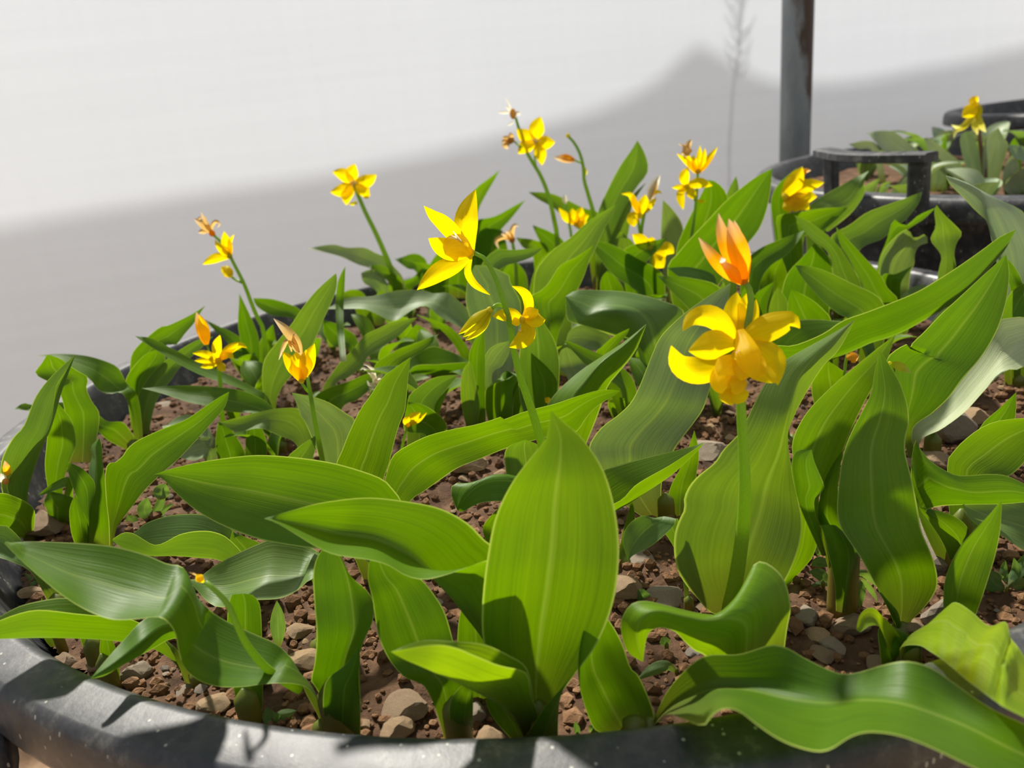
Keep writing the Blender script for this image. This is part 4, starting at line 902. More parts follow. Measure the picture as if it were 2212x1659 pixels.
# ---- back of the front tub
p = Plant('lily with the leftmost star-shaped yellow flower, at the back', (868, 655), sheath=(.004, .012))
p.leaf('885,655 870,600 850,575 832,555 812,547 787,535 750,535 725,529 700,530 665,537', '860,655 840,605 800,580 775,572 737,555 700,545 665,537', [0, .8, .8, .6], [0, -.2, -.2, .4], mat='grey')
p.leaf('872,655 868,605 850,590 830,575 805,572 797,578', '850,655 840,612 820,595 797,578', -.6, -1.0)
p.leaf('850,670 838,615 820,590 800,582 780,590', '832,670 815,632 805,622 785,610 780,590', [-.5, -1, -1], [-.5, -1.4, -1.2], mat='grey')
p.stem('852,655 845,585 830,545 810,500 790,460 775,425 764,398', 13, 8, [0, .3, .3])
p.star((763, 395), [(767, 354), (813, 377), (795, 430), (748, 443), (713, 415), (718, 371)], 25, .3, -.5, 5)
fl = p.heart((790, 424), 5, 0); p.petal('786,428 792,423 800,419', 9, 0, fl, 'budc', .4)
fl = p.heart((768, 438), 4, 0); p.petal('772,438 762,440 752,441', 7, 0, fl, 'budc', .4)
p = Plant('lily with small curled leaves at the back, left of the open flower', (900, 665), sheath=(.004, .012))
p.leaf('838,665 830,625 855,610 890,600 913,578', '885,665 890,625 905,612 913,578', 0, 0)
p.leaf('940,665 925,575 910,552 890,548 870,555 853,560', '920,665 900,590 880,580 853,560', [0, 1, 1], [0, .4, .6])
p.leaf('915,665 915,600 900,575 890,565', '960,665 962,600 945,575 890,565', -.2, -.2)
p.leaf('930,665 925,590 935,560 962,530', '970,665 970,600 965,560 962,530', 1, 1)
p = Plant('lily with a little green leaf by the rear rim, behind the wavy grey blade', (795, 705), sheath=(.004, .012))
p.leaf('810,705 790,640 760,625 725,642', '780,705 760,655 725,642', .4, .2)
p.leaf('780,705 800,660 810,640 825,628', '830,705 840,660 840,640 825,628', .6, .6)
p = Plant('lily with two dark pointed leaves rising behind the open central flower', (1030, 645), sheath=(.005, .012))
p.leaf('1020,645 1000,540 991,480 1007,437 1030,405 1050,390 1080,367', '1040,645 1030,540 1030,480 1035,450 1050,420 1070,385 1080,367', 1, 1.2)
p.leaf('1020,645 1020,520 1032,476 1050,472 1075,465 1107,447 1135,432', '1050,645 1060,540 1080,500 1100,477 1120,452 1135,432', .4, .5)
p.leaf('1040,645 1025,560 1030,510 1050,492 1085,498', '1095,645 1100,570 1095,530 1085,498', -.4, -.5)
p.leaf('970,645 965,600 975,560 1000,530', '1010,645 1015,590 1012,550 1000,530', -.3, -.3)
p = Plant('lily with a withered tan flower on a thin stalk, right of the open central flower', (1118, 680), sheath=(.004, .012))
p.stem('1118,680 1116,620 1113,560 1107,524', 10, 7, [0, .2, .4])
p.leaf('1100,680 1090,620 1085,590 1110,560', '1130,680 1140,630 1135,590 1110,560', .6, .6)
p.leaf('1135,680 1150,600 1170,560 1190,540', '1160,680 1185,620 1195,580 1190,540', .8, .8)
fl = p.heart((1106, 518), 7, .4, 'dry')
for q, wd in [('1106,524 1106,500 1112,486 1122,490', 10), ('1106,522 1090,512 1072,520 1078,538', 9), ('1106,520 1092,508 1082,505', 10), ('1108,522 1100,506 1092,498', 12)]: p.petal(q, wd, [.4, 0, -.2], fl, 'dry', .3)
p = Plant('lily with the tallest stem at the back, a yellow star under a faded bloom', (1205, 640), sheath=(.004, .012))
p.stem('1208,640 1204,520 1196,470 1184,420 1168,380 1150,350 1136,325 1128,300 1120,275 1114,254', 13, 6, [0, .6, .8, .8], n=26)
p.leaf('1210,640 1190,560 1165,520 1150,486', '1240,640 1230,560 1217,520 1187,500 1150,486', .5, .6)
p.leaf('1200,640 1185,540 1160,520 1115,513', '1160,640 1150,550 1130,535 1115,513', .2, 0)
p.star((1157, 304), [(1168, 252, -.5, 30), (1199, 307, -.5, 26), (1171, 357, -.3, 24), (1119, 332, -.3, 26), (1116, 279, -.2, 26)], 27, .6, -.5, 6, bend=.06)
p.stem('1157,358 1155,340 1156,310', 5, 4, .8, name='pedicel', n=8)
fl = p.heart((1108, 246), 7, .8, 'dry', sq=1.6)
for q, wd in [('1106,240 1098,222 1090,209', 3), ('1104,242 1090,243 1074,243', 5), ('1104,240 1097,233 1092,230', 6), ('1112,246 1120,245 1123,250', 8), ('1111,262 1102,268 1094,271', 4)]: p.petal(q, wd, [.8, .7, .7], fl, 'white', .2)
p.stem('1125,318 1116,310 1109,304', 5, 4, .8, name='pedicel', n=6)
fl = p.heart((1102, 302), 9, .8, 'dry')
for q, wd in [('1104,302 1103,292 1100,287', 12), ('1104,302 1092,298 1084,297', 9), ('1103,306 1092,312 1098,322', 14), ('1104,304 1090,304 1086,312', 10)]: p.petal(q, wd, [.8, .5, .5], fl, 'dry', .35)
p = Plant('lily with a bare curved stem holding a tan sideways bud', (1288, 610), sheath=(.004, .012))
p.stem('1292,610 1285,480 1272,425 1262,390 1260,360 1252,330 1240,308 1228,295', 12, 6, [0, .4, .5], n=24)
fl = p.heart((1227, 293), 5, .5, 'budc', 'seed_head')
p.stem('1258,352 1248,349 1240,346', 5, 4, .5, name='pedicel', n=6)
fl = p.heart((1236, 344), 5, .5, 'orange', 'bud'); p.petal('1242,347 1222,343 1196,340', 14, .5, fl, 'dry', .45); p.petal('1240,344 1220,338 1205,339', 10, .4, fl, 'orange', .4)
p.petal('1262,360 1266,372 1262,384', 5, .4, None, 'lemon', .2, name='bract')
p.leaf('1310,610 1305,490 1290,457 1262,450 1225,432 1187,417 1142,415', '1280,610 1265,515 1245,492 1225,480 1200,452 1162,430 1142,415', [0, 1, 1.2, 1], [0, .2, .2, .8])
p = Plant('lily with a low yellow flower and white dead bloom at the back', (1242, 640), sheath=(.004, .012))
p.stem('1245,640 1234,510 1226,470 1222,440', 8, 5, [0, .2, .3])
fl = p.heart((1245, 484), 6, .2)
for q, wd in [('1245,486 1238,465 1236,450', 20), ('1245,486 1252,462 1257,447', 22), ('1246,486 1260,470 1272,465', 22), ('1243,484 1222,468 1207,449', 16), ('1246,488 1255,482 1262,478', 20)]: p.petal(q, wd, [.2, -.2, -.2], fl)
fl = p.heart((1222, 436), 4, .3, 'white'); p.petal('1222,440 1220,430 1220,420', 10, .3, fl, 'white', .4)
p = Plant('lily with the tallest broad upright leaf at the back', (1308, 640), sheath=(.005, .012))
p.leaf('1290,640 1285,500 1295,450 1315,405 1330,375 1345,350 1362,327 1377,303', '1320,640 1335,500 1355,440 1375,405 1397,377 1400,355 1391,327 1377,303', 1, 1, cup=.1, mat='pale')
p.leaf('1285,645 1300,560 1325,500 1360,430 1395,395', '1330,645 1345,560 1360,490 1365,445 1395,395', .2, .3, mat='pale')
p = Plant('lily with a pale yellow flower and a pinkish dead bloom at the back', (1385, 660), sheath=(.004, .012))
p.stem('1384,660 1384,520 1390,470 1396,440', 10, 7, [0, .3, .4]); p.stem('1386,530 1382,500 1378,475', 7, 6, .4, name='pedicel', n=8)
fl = p.heart((1382, 466), 7, .3)
for q, wd in [('1382,464 1370,435 1360,420 1342,419', 12), ('1382,464 1372,440 1366,420', 14), ('1384,464 1390,440 1394,420', 22), ('1388,462 1402,445 1418,427', 15), ('1380,466 1368,470 1370,490', 24), ('1410,422 1420,414 1430,418', 7)]: p.petal(q, wd, [.3, 0, -.2], fl, 'petal')
fl = p.heart((1404, 428), 4, .4, 'white'); p.petal('1402,434 1412,402 1426,377', 18, .4, fl, 'white', .4); p.petal('1404,430 1414,404 1420,388', 12, .3, fl, 'dry', .4)
p.leaf('1370,660 1350,560 1345,500 1330,515', '1400,660 1385,580 1365,520 1330,515', .6, .6, mat='pale')
p.leaf('1440,660 1430,560 1428,500 1432,432', '1480,660 1478,560 1475,490 1455,455 1432,432', 1.2, 1.2, mat='grey')
p = Plant('lily with its yellow flower half hidden by a leaf, under the pale yellow one', (1408, 705), sheath=(.004, .012))
fl = p.heart((1405, 535), 8, .6)
for q, wd in [('1402,535 1385,520 1366,506', 24), ('1405,533 1405,520 1400,515', 20), ('1415,545 1440,538 1456,547', 30), ('1410,550 1420,562 1434,578', 32)]: p.petal(q, wd, [.6, .4, .3], fl)
p.stem('1410,705 1408,600 1405,540', 9, 7, [0, .5, .7])
p.leaf('1430,705 1437,620 1425,585 1375,557 1337,535 1300,522 1260,519', '1400,705 1395,650 1362,620 1325,595 1300,565 1275,530 1260,519', [0, .2, 0, .3], [0, -.6, -.6, .2])
p.leaf('1360,700 1345,560 1357,533 1400,522 1442,514', '1390,700 1390,590 1397,565 1425,537 1442,514', .3, .2, mat='leaf')
p.leaf('1310,720 1297,630 1300,600 1312,585', '1350,720 1350,640 1335,605 1312,585', .6, .6)
p = Plant('lily with two yellow flowers on one dark thin stem, back right of centre', (1488, 690), sheath=(.004, .012))
p.stem('1480,690 1490,540 1497,490 1504,430 1507,376', 9, 6, [0, .8, 1.0])
fl = p.heart((1507, 370), 6, 1)
for q, wd in [('1507,374 1485,350 1462,332', 12), ('1507,374 1510,345 1512,314', 12), ('1508,374 1518,345 1523,320', 14), ('1509,374 1530,345 1550,317', 13), ('1509,374 1528,350 1544,332', 12), ('1506,374 1492,352 1483,332', 16), ('1507,374 1500,350 1496,335', 15)]: p.petal(q, wd, [1, .7, .6], fl)
fl = p.heart((1490, 326), 5, 1, 'dry')
for q, wd in [('1490,332 1482,322 1495,300', 14), ('1488,326 1478,316 1464,310', 4), ('1490,334 1478,330 1470,332', 10)]: p.petal(q, wd, .9, fl, 'dry', .3)
fl = p.heart((1483, 402), 6, .7); p.stem('1501,434 1496,410 1486,403', 4, 4, .8, name='pedicel', n=8)
for q, wd in [('1483,402 1478,382 1486,361', 20), ('1483,402 1510,395 1539,401', 20), ('1484,403 1495,420 1502,432', 18), ('1483,403 1470,420 1476,453', 16), ('1482,402 1468,404 1451,405', 10), ('1506,432 1514,435 1524,434', 7), ('1482,404 1470,412 1464,416', 14)]: p.petal(q, wd, [.7, .4, .2], fl)
p.leaf('1470,690 1460,560 1475,500 1520,410 1530,388', '1530,690 1545,560 1572,460 1570,420 1550,395 1530,388', 1.2, 1.2)
p.leaf('1560,690 1560,480 1570,420 1590,380', '1590,690 1595,480 1596,410 1590,380', 2, 2, mat='pale')
p = Plant('lily with the largest slanting leaf behind the ageing orange flower', (1495, 745), sheath=(.005, .012))
p.leaf('1470,745 1450,640 1442,577 1462,550 1487,520 1525,480 1562,440 1600,407 1637,380 1668,364', '1510,745 1540,640 1580,575 1597,550 1612,530 1640,495 1657,450 1665,405 1668,364', [0, .8, 1.6, 2.4], [0, 1.2, 2.0, 2.4], cup=.09)
p.leaf('1570,700 1550,620 1540,592 1490,577 1442,579', '1530,700 1500,615 1470,600 1442,579', 1, .4, mat='pale')
p = Plant('lily with a pointed leaf facing left, just left of the ageing orange flower', (1560, 785), sheath=(.004, .012))
p.leaf('1580,785 1570,660 1550,617 1500,602 1462,597 1420,596', '1530,785 1510,700 1482,662 1455,635 1435,612 1420,596', [0, .8, .8], [0, 0, .4])
p = Plant('lily with small pointed leaves right of the orange flower stem', (1655, 790), sheath=(.004, .012))
p.leaf('1630,790 1620,690 1630,640 1650,622 1673,608', '1660,790 1655,680 1662,640 1673,608', .4, .4)
p.leaf('1670,790 1660,700 1665,650 1680,620', '1720,790 1707,700 1700,650 1680,620', .9, .9, mat='pale')
p.leaf('1590,790 1585,700 1600,640 1612,615', '1640,790 1645,700 1630,640 1612,615', .9, .9)
p = Plant('lily with a hooked pointed leaf above the pale folded blade on the right', (1752, 810), sheath=(.004, .012))
p.leaf('1720,810 1702,700 1700,680 1703,650 1709,624', '1800,810 1797,700 1780,670 1750,645 1709,624', [0, .2, .3], [0, .6, .4])
p.leaf('1790,810 1800,720 1820,690 1853,674', '1810,810 1815,730 1835,695 1853,674', .3, .3)
p = Plant('lily with a flat leaf pointing right behind the orange flower', (1622, 730), sheath=(.004, .012))
p.leaf('1600,730 1600,590 1612,560 1650,532 1700,512 1738,498', '1630,730 1640,620 1662,577 1700,550 1725,520 1738,498', [0, 1, 1.2], [0, .2, .8], mat='leaf')
p.leaf('1660,730 1640,640 1650,580 1690,560', '1700,730 1710,640 1700,590 1690,560', .8, .8)
p = Plant('lily with a double-edged leaf tip pointing up left in front of the second tub', (1860, 745), sheath=(.004, .012))
p.leaf('1840,745 1815,640 1801,590 1796,560 1780,535 1757,520 1734,495 1716,465', '1880,745 1861,620 1839,575 1814,535 1784,505 1741,475 1716,465', [0, 1, 1.2], [0, .6, 1.2], mat='pale')
p.leaf('1900,745 1880,660 1866,625 1854,600 1834,560 1814,525 1806,490', '1950,745 1940,650 1919,625 1901,592 1871,560 1834,520 1806,490', [0, .2, .4], [0, .2, .4])
p = Plant('lily with a broad leaf pointing left, right of the hooked pointed leaf', (1892, 805), sheath=(.004, .012))
p.leaf('1900,805 1915,690 1905,650 1884,632 1846,615 1799,592 1759,577 1718,573', '1860,805 1840,700 1814,680 1784,657 1754,625 1731,597 1718,573', [0, 1, 1.2, 1], [0, 0, 0, .6])
p = Plant('lily with a rounded shaded leaf among the points right of the orange flower', (1755, 765), sheath=(.004, .012))
p.leaf('1720,765 1692,660 1690,625 1704,587 1734,555 1759,525', '1790,765 1792,660 1800,600 1790,555 1759,525', .8, .8)
p = Plant('lily with a folded leaf and a yellow bell flower before the second tub', (1720, 665), sheath=(.005, .012))
p.leaf('1700,665 1680,500 1679,467 1734,457 1784,449 1832,448', '1750,665 1735,520 1775,500 1812,470 1832,448', [0, .4, .2], [0, .2, .1])
p.leaf('1750,665 1740,480 1744,450 1771,427 1809,405 1844,385 1877,369', '1790,665 1780,510 1789,500 1839,460 1868,417 1866,395 1877,370', [0, 1.6, 1.6], [0, .6, 1.2], '1780,665 1785,480 1800,448 1834,447 1855,420 1862,395 1877,370', [0, .6, 1.0], sm=0, us=[0, .7, 1], mat='pale')
p.leaf('1680,665 1675,520 1665,440 1680,400 1722,362', '1720,665 1715,520 1700,440 1710,400 1722,362', 1.6, 1.6)
fl = p.heart((1696, 424), 8, .8)
for q, wd in [('1694,428 1715,395 1733,360', 34), ('1696,428 1735,405 1780,394', 30), ('1696,430 1735,425 1765,425', 36), ('1696,432 1730,440 1748,452', 34), ('1696,432 1702,445 1707,460', 20), ('1696,432 1712,445 1720,458', 22), ('1696,430 1722,440 1734,455', 24)]: p.petal(q, wd, [.8, .2, 0], fl)
fl = p.heart((1738, 372), 4, 1.2, 'dry'); p.petal('1725,385 1738,370 1752,368', 12, 1.2, fl, 'orange', .3)
p = Plant('lily with a big leaf pointing to the second tub handle', (1828, 690), sheath=(.005, .012))
p.leaf('1800,690 1790,560 1796,510 1834,487 1871,460 1909,445 1959,427 1992,414', '1840,690 1850,560 1870,530 1904,517 1941,487 1959,472 1984,440 1992,414', [0, 1.2, 1.6, 2], [0, .8, 1, 1.8], mat='pale')
p = Plant('lily with a crumpled pale leaf hanging against the second tub', (1925, 700), sheath=(.004, .012))
p.leaf('1895,700 1895,580 1915,520 1930,475 1955,488 1984,465 2020,449', '1920,700 1915,580 1925,530 1954,500 1996,473 2020,449', .6, .8)
p.leaf('1930,700 1900,600 1905,550 1930,515 1960,495 1975,515 2000,505 2004,525', '1960,700 1965,600 1975,570 1976,550 1985,532 2004,525', [0, 0, -.4], [0, 0, -.4], mat='grey')
p.leaf('1925,700 1905,600 1935,592 1972,574', '1950,700 1945,625 1952,600 1972,574', -.8, -1)
p = Plant('lily with a wavy upright leaf against the black second tub', (2045, 720), sheath=(.004, .012))
p.leaf('2030,720 2025,610 2030,575 2034,555 2026,540 2010,517 2021,490 2018,457 2023,443', '2060,720 2062,610 2065,575 2061,550 2066,525 2078,505 2064,487 2041,465 2023,443', .6, .6, cup=.14, mat='pale')
p.leaf('2050,720 2054,640 2058,590 2060,562', '2068,720 2070,640 2068,590 2060,562', .2, .2)
p = Plant('lily with a broad pale leaf at the right edge, arching left before the second tub', (2150, 790), sheath=(.0032, .012))
p.leaf('2162,790 2225,650 2250,540 2212,460 2171,437 2121,412 2084,392 2043,379', '2140,790 2155,600 2140,510 2131,477 2109,457 2084,430 2049,395 2043,380', [0, -1, .6, 1.4, 1.6], [0, .4, .8, 1.4], '2150,790 2164,600 2143,517 2136,495 2131,470 2129,437 2119,415 2096,400 2043,380', [0, 0, .2, 1.4], sm=0, us=[0, .72, 1], mat='silver')
p = Plant('lily with a bright green leaf leaving the frame right, under the pale arching one', (2200, 835), sheath=(.004, .012))
p.leaf('2170,835 2165,700 2178,640 2212,612 2270,590', '2205,835 2208,720 2225,680 2270,590', .6, .6)
p.leaf('2190,835 2185,640 2170,590 2178,560', '2220,835 2212,640 2200,590 2178,560', .8, .8)
p = Plant('lily with a long blade sweeping to the upper right, pale inside its fold', (1712, 965), sheath=(.005, .012))
p.leaf('1700,965 1662,770 1690,700 1721,691 1771,690 1819,694 1854,682 1909,663 1971,638 2021,611 2071,580 2121,545 2159,517 2194,497', '1705,965 1660,770 1671,747 1709,747 1746,735 1784,717 1821,692 1880,671 1971,635 2021,607 2071,575 2121,540 2159,512 2194,496',
       [0, 1.6, 2.0, 1.8, 2.2], [0, -.6, .4, 1.0, 2.0], '1710,965 1695,810 1760,792 1846,757 1884,740 1934,725 2000,690 2071,645 2109,612 2146,570 2171,540 2194,497', [0, .2, .6, 1.2, 2.0], sm=0)
p.stem('1820,965 1822,860 1826,790 1832,760', 7, 6, [-.4, .8, 1])
fl = p.heart((1842, 772), 5, 1.0, 'dry'); p.petal('1836,780 1843,772 1856,768', 22, 1, fl, 'orange', .3)
p.leaf('1790,965 1760,880 1755,820 1790,780', '1840,965 1850,880 1840,820 1790,780', 1, 1)
p = Plant('lily with two wide grey-green leaves fanning right, notched on one edge', (2012, 990), sheath=(.0045, .02))
p.leaf('1968,1010 1940,900 1925,830 1915,785 1921,767 1949,747 1962,744 1966,754 1970,742 1996,717 2034,677 2064,650 2129,590 2174,549', '1985,1010 1970,930 2014,892 2049,860 2081,817 2121,770 2151,720 2169,670 2178,625 2180,587 2174,549', [-.6, -.6, .2, 1.4], [-.6, -.4, .4, 1.4], cup=.09)
p.leaf('1975,1010 1968,930 2030,880 2081,817 2121,765 2161,692 2184,686 2212,685 2300,700', '1990,1010 1988,952 2034,927 2084,890 2121,850 2154,815 2184,797 2212,792 2300,710', [-.2, .6, 1, 1], [-.4, -.8, -.6, .6], mat='silver', cup=.1)
fl = p.heart((1922, 784), 4, -.8, 'lemon', 'fallen_petal'); p.petal('1920,783 1945,792 1968,806', 16, -.9, fl, 'lemon', .3)

# ---- second tub
K2 = dict(soil=SOIL2, c=TUB2, R=.31, group='lilies in the second tub')
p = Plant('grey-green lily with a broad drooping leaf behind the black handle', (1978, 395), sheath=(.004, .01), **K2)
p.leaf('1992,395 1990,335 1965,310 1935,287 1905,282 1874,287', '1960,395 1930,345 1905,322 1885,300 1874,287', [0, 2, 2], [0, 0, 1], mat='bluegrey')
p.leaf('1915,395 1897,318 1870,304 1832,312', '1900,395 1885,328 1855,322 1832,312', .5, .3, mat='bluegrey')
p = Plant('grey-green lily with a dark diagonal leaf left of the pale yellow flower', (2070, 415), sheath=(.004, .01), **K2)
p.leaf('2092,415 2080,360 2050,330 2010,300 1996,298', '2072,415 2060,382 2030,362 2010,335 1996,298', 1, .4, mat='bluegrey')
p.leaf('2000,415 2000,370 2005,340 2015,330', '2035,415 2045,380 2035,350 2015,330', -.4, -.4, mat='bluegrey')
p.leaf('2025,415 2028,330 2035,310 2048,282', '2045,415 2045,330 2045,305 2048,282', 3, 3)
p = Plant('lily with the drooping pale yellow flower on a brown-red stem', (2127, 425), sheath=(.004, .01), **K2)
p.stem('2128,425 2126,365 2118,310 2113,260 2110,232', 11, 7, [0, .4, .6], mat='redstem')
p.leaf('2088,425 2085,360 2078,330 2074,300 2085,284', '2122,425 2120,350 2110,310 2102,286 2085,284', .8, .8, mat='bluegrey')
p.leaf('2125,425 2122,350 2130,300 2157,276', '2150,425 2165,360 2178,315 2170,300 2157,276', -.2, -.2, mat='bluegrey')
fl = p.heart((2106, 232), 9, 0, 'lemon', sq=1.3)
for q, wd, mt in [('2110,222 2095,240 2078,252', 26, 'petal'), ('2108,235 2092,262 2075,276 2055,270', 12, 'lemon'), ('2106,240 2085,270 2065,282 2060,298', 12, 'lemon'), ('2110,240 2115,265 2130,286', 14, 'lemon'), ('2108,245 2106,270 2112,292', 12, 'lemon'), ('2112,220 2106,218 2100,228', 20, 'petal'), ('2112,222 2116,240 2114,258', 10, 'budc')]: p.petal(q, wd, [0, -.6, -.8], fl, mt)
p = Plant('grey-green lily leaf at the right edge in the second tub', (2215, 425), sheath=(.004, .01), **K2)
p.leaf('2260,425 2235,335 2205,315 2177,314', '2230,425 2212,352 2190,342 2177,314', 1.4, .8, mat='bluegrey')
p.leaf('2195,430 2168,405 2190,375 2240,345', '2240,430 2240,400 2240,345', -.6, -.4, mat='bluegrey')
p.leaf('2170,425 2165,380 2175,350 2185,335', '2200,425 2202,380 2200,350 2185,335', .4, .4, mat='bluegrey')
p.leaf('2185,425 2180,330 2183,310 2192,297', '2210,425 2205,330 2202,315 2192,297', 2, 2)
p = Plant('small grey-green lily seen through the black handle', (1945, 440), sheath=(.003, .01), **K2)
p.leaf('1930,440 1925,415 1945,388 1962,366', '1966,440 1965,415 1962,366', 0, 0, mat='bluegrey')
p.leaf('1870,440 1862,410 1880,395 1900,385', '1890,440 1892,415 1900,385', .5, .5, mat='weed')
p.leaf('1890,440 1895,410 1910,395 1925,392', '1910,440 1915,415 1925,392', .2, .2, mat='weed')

# ---- seedlings
def seedling(label, root, leaves, stems=()):
    q = Plant(label, root, 'seedling', 'seedling', 'weed seedlings in the soil', sheath=(.0009, .006))
    for a, wd, dy in leaves: q.petal(a, wd, dy, None, 'weed', .12, name='leaf', base=.2)
    for a, w0 in stems: q.stem(a, w0, w0 * .7, 0, name='stalk', n=8)
    return q
seedling('weed seedling with oval leaves left of the thick olive stalk', (1778, 1262), [('1790,1255 1770,1240 1748,1235', 22, .2), ('1790,1222 1770,1214 1752,1222', 20, .2), ('1800,1262 1770,1262 1746,1268', 10, .1), ('1790,1190 1775,1185 1765,1200', 26, .6)])
seedling('weed seedling hanging its leaves right of the thick olive stalk', (1858, 1300), [('1840,1240 1848,1270 1858,1312', 34, -.4), ('1842,1238 1870,1240 1900,1270', 15, .2), ('1860,1245 1885,1280 1895,1300', 11, .3)])
seedling('weed seedling at the front rim beside the left olive stalk', (592, 1570), [('592,1570 582,1550 575,1528', 24, .2), ('592,1568 605,1548 640,1535', 20, .1), ('590,1570 600,1555 596,1538', 14, 0), ('595,1572 620,1560 632,1548', 16, .1)])
seedling('pale weed seedling in the gap right of the slanting clump', (318, 1130), [('318,1125 312,1100 318,1075', 26, .3), ('322,1122 345,1090 352,1050', 16, .4), ('318,1130 330,1120 345,1112', 18, 0), ('345,1080 350,1060 358,1045', 30, .4), ('300,1135 285,1125 275,1112', 22, 0), ('330,1130 355,1100 376,1088', 12, .4)])
seedling('weed seedling at the far left edge above a leaf', (78, 1268), [('78,1266 80,1250 88,1238', 14, .2), ('76,1266 66,1250 54,1238', 8, .2), ('78,1270 74,1264 64,1262', 16, -.2), ('80,1264 92,1250 100,1248', 12, .2)])
seedling('weed seedling with dull leaves at the right edge', (2175, 1275), [('2170,1270 2150,1262 2130,1230', 40, .2), ('2175,1268 2195,1235 2190,1205', 18, .3), ('2178,1270 2200,1265 2230,1262', 32, .2), ('2175,1262 2168,1235 2172,1210', 14, .3), ('2180,1262 2205,1225 2215,1195', 22, .6)])
seedling('tiny bright seedling leaf below the twisted two-lobed leaf', (1462, 1452), [('1462,1452 1440,1438 1408,1448 1378,1468', 22, -.2)])
seedling('tiny dull seedling leaf under the arch of the twisted leaf', (1440, 1395), [('1440,1398 1436,1385 1432,1375', 20, 0)])
seedling('small round seedling leaf right of the broadest upright leaf', (1390, 1298), [('1392,1300 1388,1285 1390,1272', 30, 0)])
seedling('thin green spike in the soil right of the broadest leaf base', (1248, 1590), [('1248,1592 1246,1575 1242,1558', 12, 0)])
seedling('little seedling beside the dark leaf at the front rim', (1282, 1582), [('1284,1584 1280,1574 1272,1568', 18, 0), ('1284,1584 1290,1576 1294,1568', 12, 0)])
seedling('short dark shoot behind the fluted leaf', (600, 1400), [('602,1400 600,1345 598,1298', 28, 0)])
seedling('small green tuft at the foot of the twisted leaf on the right', (1705, 1398), [('1700,1402 1712,1394 1716,1388', 20, 0)])

# ---- short shoots that fill the gaps between the taller plants
from mathutils.bvhtree import BVHTree
_SHOOTS = []
def shoot(name, label, group, base, h, az, lean, wd, mat, nleaf, rr, c_, lim):
    blades, allv, allf = [], [], []
    for k in range(nleaf):
        a = az + k * math.pi * rr.uniform(.75, 1.2) + rr.uniform(-.3, .3)
        d = Vector((math.cos(a), math.sin(a), 0)); sd_ = Vector((-d.y, d.x, 0))
        H = h * rr.uniform(.75, 1.1); L = H * lean * rr.uniform(.7, 1.3); W = wd * rr.uniform(.8, 1.15); ph = rr.uniform(0, 6)
        n, kk = 14, 6; v, u, f = [], [], []
        for i in range(n):
            t = i / (n - 1)
            c = base + d * (L * t ** 1.7) + Vector((0, 0, H * math.sin(min(t * 1.5, 1.9)) / math.sin(1.5)))
            prof = (.22 + .78 * math.sin(math.pi * min(t / .55, 1) * .5)) if t < .55 else max(math.cos(.5 * math.pi * (t - .55) / .45), .02)
            nz_ = (d * -.8 + Vector((0, 0, .6))).normalized()
            for j in range(kk + 1):
                x = 2 * j / kk - 1
                v.append(c + sd_ * (x * W * .5 * prof) + nz_ * (.22 * W * prof * x * x + .05 * W * math.sin(t * 9 + ph) * x)); u.append((j / kk, t))
        for i in range(n - 1):
            for j in range(kk): f.append((i * (kk + 1) + j, i * (kk + 1) + j + 1, (i + 1) * (kk + 1) + j + 1, (i + 1) * (kk + 1) + j))
        o_ = len(allv); allv += v; allf += [tuple(i + o_ for i in q) for q in f]; blades.append((v, f, u))
    if any(math.hypot(p.x - c_.x, p.y - c_.y) > lim for p in allv): return False      # would touch the tub wall
    t_ = BVHTree.FromPolygons(allv, allf)
    if any(t_.overlap(o) for o in _SHOOTS): return False                               # would cross a neighbour
    _SHOOTS.append(t_); e = empty(name, base); tag(e, label, 'plant', group)
    for v, f, u in blades: link_mesh('leaf', v, f, M[mat], e, u)
    return True
_rf = random.Random(33)
def scatter(count, c_, R_, z, lim, ok, label, group, hr, lean, wr, mats, nl):
    made = tries = 0
    while made < count and tries < 1500:
        tries += 1
        a = _rf.uniform(0, 6.283); r = R_ * math.sqrt(_rf.random()); x, y = c_.x + r * math.cos(a), c_.y + r * math.sin(a)
        if ok(x, y) and shoot('lily_plant', label, group, Vector((x, y, z - .003)), _rf.uniform(*hr), _rf.uniform(0, 6.28), lean, _rf.uniform(*wr), _rf.choice(mats), nl, _rf, c_, lim): made += 1
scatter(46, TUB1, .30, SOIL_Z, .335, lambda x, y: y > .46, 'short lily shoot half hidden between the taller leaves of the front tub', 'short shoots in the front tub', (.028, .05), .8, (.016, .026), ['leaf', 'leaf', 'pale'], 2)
scatter(34, TUB2, .30, SOIL2, .337, lambda x, y: True, 'small grey-green lily crowded among others in the second tub', 'small lilies in the second tub', (.03, .06), .8, (.02, .034), ['bluegrey', 'bluegrey', 'grey', 'weed'], 3)

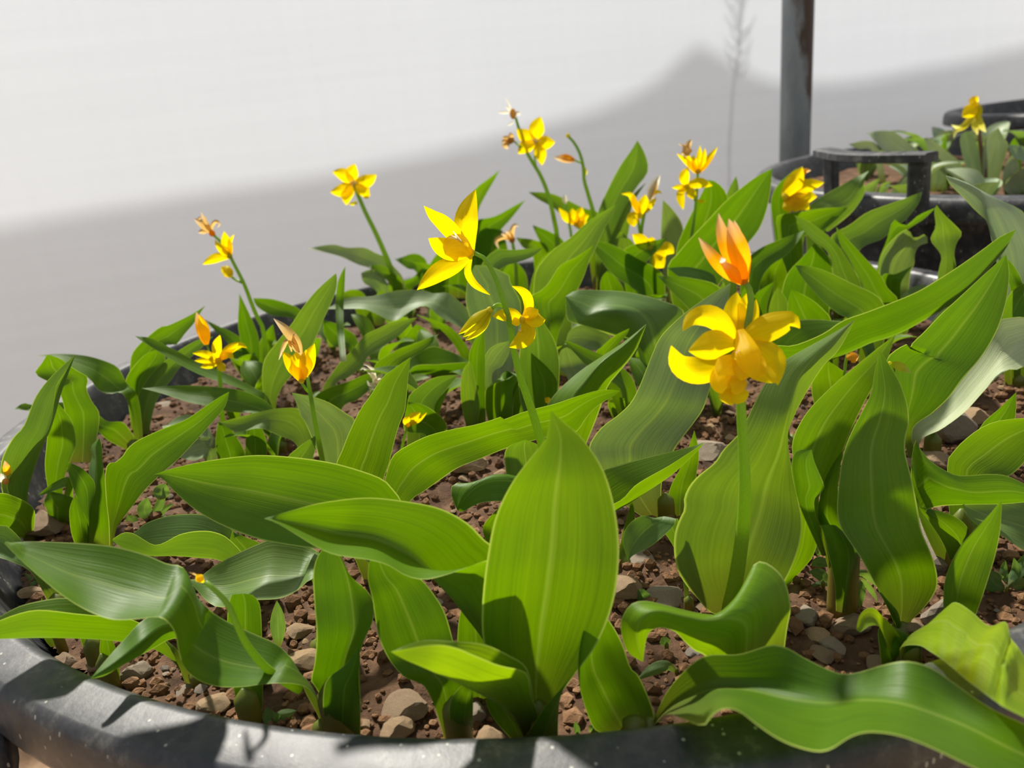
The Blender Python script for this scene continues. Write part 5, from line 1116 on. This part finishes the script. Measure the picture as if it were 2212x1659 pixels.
# ------------------------------------------------------------------ stones
for p, s, k, rz, tl, lab in [
    ((862, 1545), .0118, 7, .1, .15, 'flat broad tan stone by the front rim, beside the fluted leaf stalk'),
    ((858, 1580), .0080, 4, 1.2, .2, 'dark grey lump of stone under the flat tan stone'),
    ((1062, 1590), .0070, 2, .4, .3, 'blocky tan stone left of the broadest upright leaf base'),
    ((1030, 1545), .0062, 6, 1.1, .6, 'narrow grey stone standing beside an olive stalk'),
    ((652, 1365), .0080, 5, .8, .3, 'rough pale stone in the gap left of a fluted leaf'),
    ((650, 1440), .0085, 1, .2, .4, 'tan slab in shade beside the fluted leaf'),
    ((138, 1430), .0070, 2, .2, .1, 'flat tan stone in the left corner under a leaf'),
    ((215, 1440), .0062, 4, 2.2, .1, 'brown stone beneath the drooping leaf tip'),
    ((398, 1492), .0046, 3, .5, .2, 'small white-topped stone among crumbs near the left rim'),
    ((300, 1462), .0070, 6, .5, .2, 'broad brown stone near the left rim'),
    ((455, 1540), .0074, 1, .2, .3, 'tan wedge of stone touching the front left rim'),
    ((130, 1430), .0050, 5, .9, .2, 'little stone behind the flat left corner stone'),
    ((1352, 1290), .0105, 4, 1.0, .5, 'rounded brown stone right of the broadest upright leaf'),
    ((1432, 1288), .0110, 0, .3, .2, 'wide brown stone left of the thick flower stem'),
    ((1385, 1215), .0080, 3, .1, .1, 'bluish grey stone under the small drooping leaf'),
    ((1745, 1345), .0074, 6, 1.2, .6, 'tall slim stone in the open patch of soil on the right'),
    ((1765, 1383), .0062, 2, .7, .1, 'smooth tan pebble in the middle of the open soil'),
    ((1782, 1425), .0078, 5, .6, .2, 'yellowish chunk at the lower edge of the open soil'),
    ((1800, 1405), .0064, 0, 1.4, .3, 'grey brown chunk beside the yellowish one'),
    ((1832, 1362), .0090, 1, .3, .1, 'wide dark brown clod-like stone left of the curled leaf'),
    ((1836, 1343), .0052, 4, .5, .4, 'square pale stone above the wide brown one'),
    ((1895, 1440), .0072, 7, .1, .1, 'pinkish flat stone peeping over the wavy leaf edge'),
    ((1705, 1372), .0050, 2, .4, .5, 'small stone by the twisted leaf on the right'),
    ((2010, 1195), .0230, 3, .2, .3, 'large pale stone behind the olive stalk on the right'),
    ((2062, 945), .0180, 6, .5, .2, 'round grey-brown stone at the far right between leaves'),
    ((2100, 925), .0120, 4, .9, .2, 'smaller stone right of the round far one'),
    ((2005, 1010), .0150, 1, .3, .3, 'tan stone partly hidden by a leaf on the right'),
    ((1000, 1020), .0170, 7, .0, .1, 'flat tan slab in the shaded gap at the centre'),
    ((100, 1150), .0150, 2, .3, .2, 'brown flat stone between the left stalks'),
    ((75, 1290), .0075, 5, .6, .2, 'brown stone at the left edge beneath the leaves'),
    ((1530, 985), .0140, 0, .2, .3, 'brown stone left of the flower stem, half in shade'),
    ((350, 880), .0110, 3, .2, .1, 'bluish pebble in the gap at the upper left'),
    ((1965, 1375), .0060, 1, .2, .4, 'brown stone between two leaf bases at the right'),
    ((2050, 1340), .0130, 6, .2, .2, 'dark stone in shade left of the right rim')]:
    stone(p, s, k, lab, 'stones in the front tub', rz, tl)
_rs = random.Random(5); _n = 0
while _n < 230:
    a = _rs.uniform(0, 6.283); r = (TUB_R - .025) * math.sqrt(_rs.random())
    x, y = TUB1.x + r * math.cos(a), TUB1.y + r * math.sin(a)
    if y > .50 or _rs.random() > 1.3 - 2.2 * (y - .18): continue
    _n += 1
    stone((x, y), .0016 + .0034 * _rs.random() ** 2, _rs.randrange(8), 'small brown pebble lying on the soil of the front tub', 'pebbles on the front tub soil',
          _rs.uniform(0, 6), _rs.uniform(-.4, .4), px_pos=False)
for k in range(26):
    x, y = _rs.uniform(-.62, -.22), _rs.uniform(.02, .34)
    s = _rs.uniform(.008, .026)
    o = stone((x, y), s, _rs.randrange(8), 'tan stone on the bare ground below the rim at lower left', 'stones on the ground', _rs.uniform(0, 6), _rs.uniform(-.2, .2), z=0.0, px_pos=False)
    o.location.z = s * .15
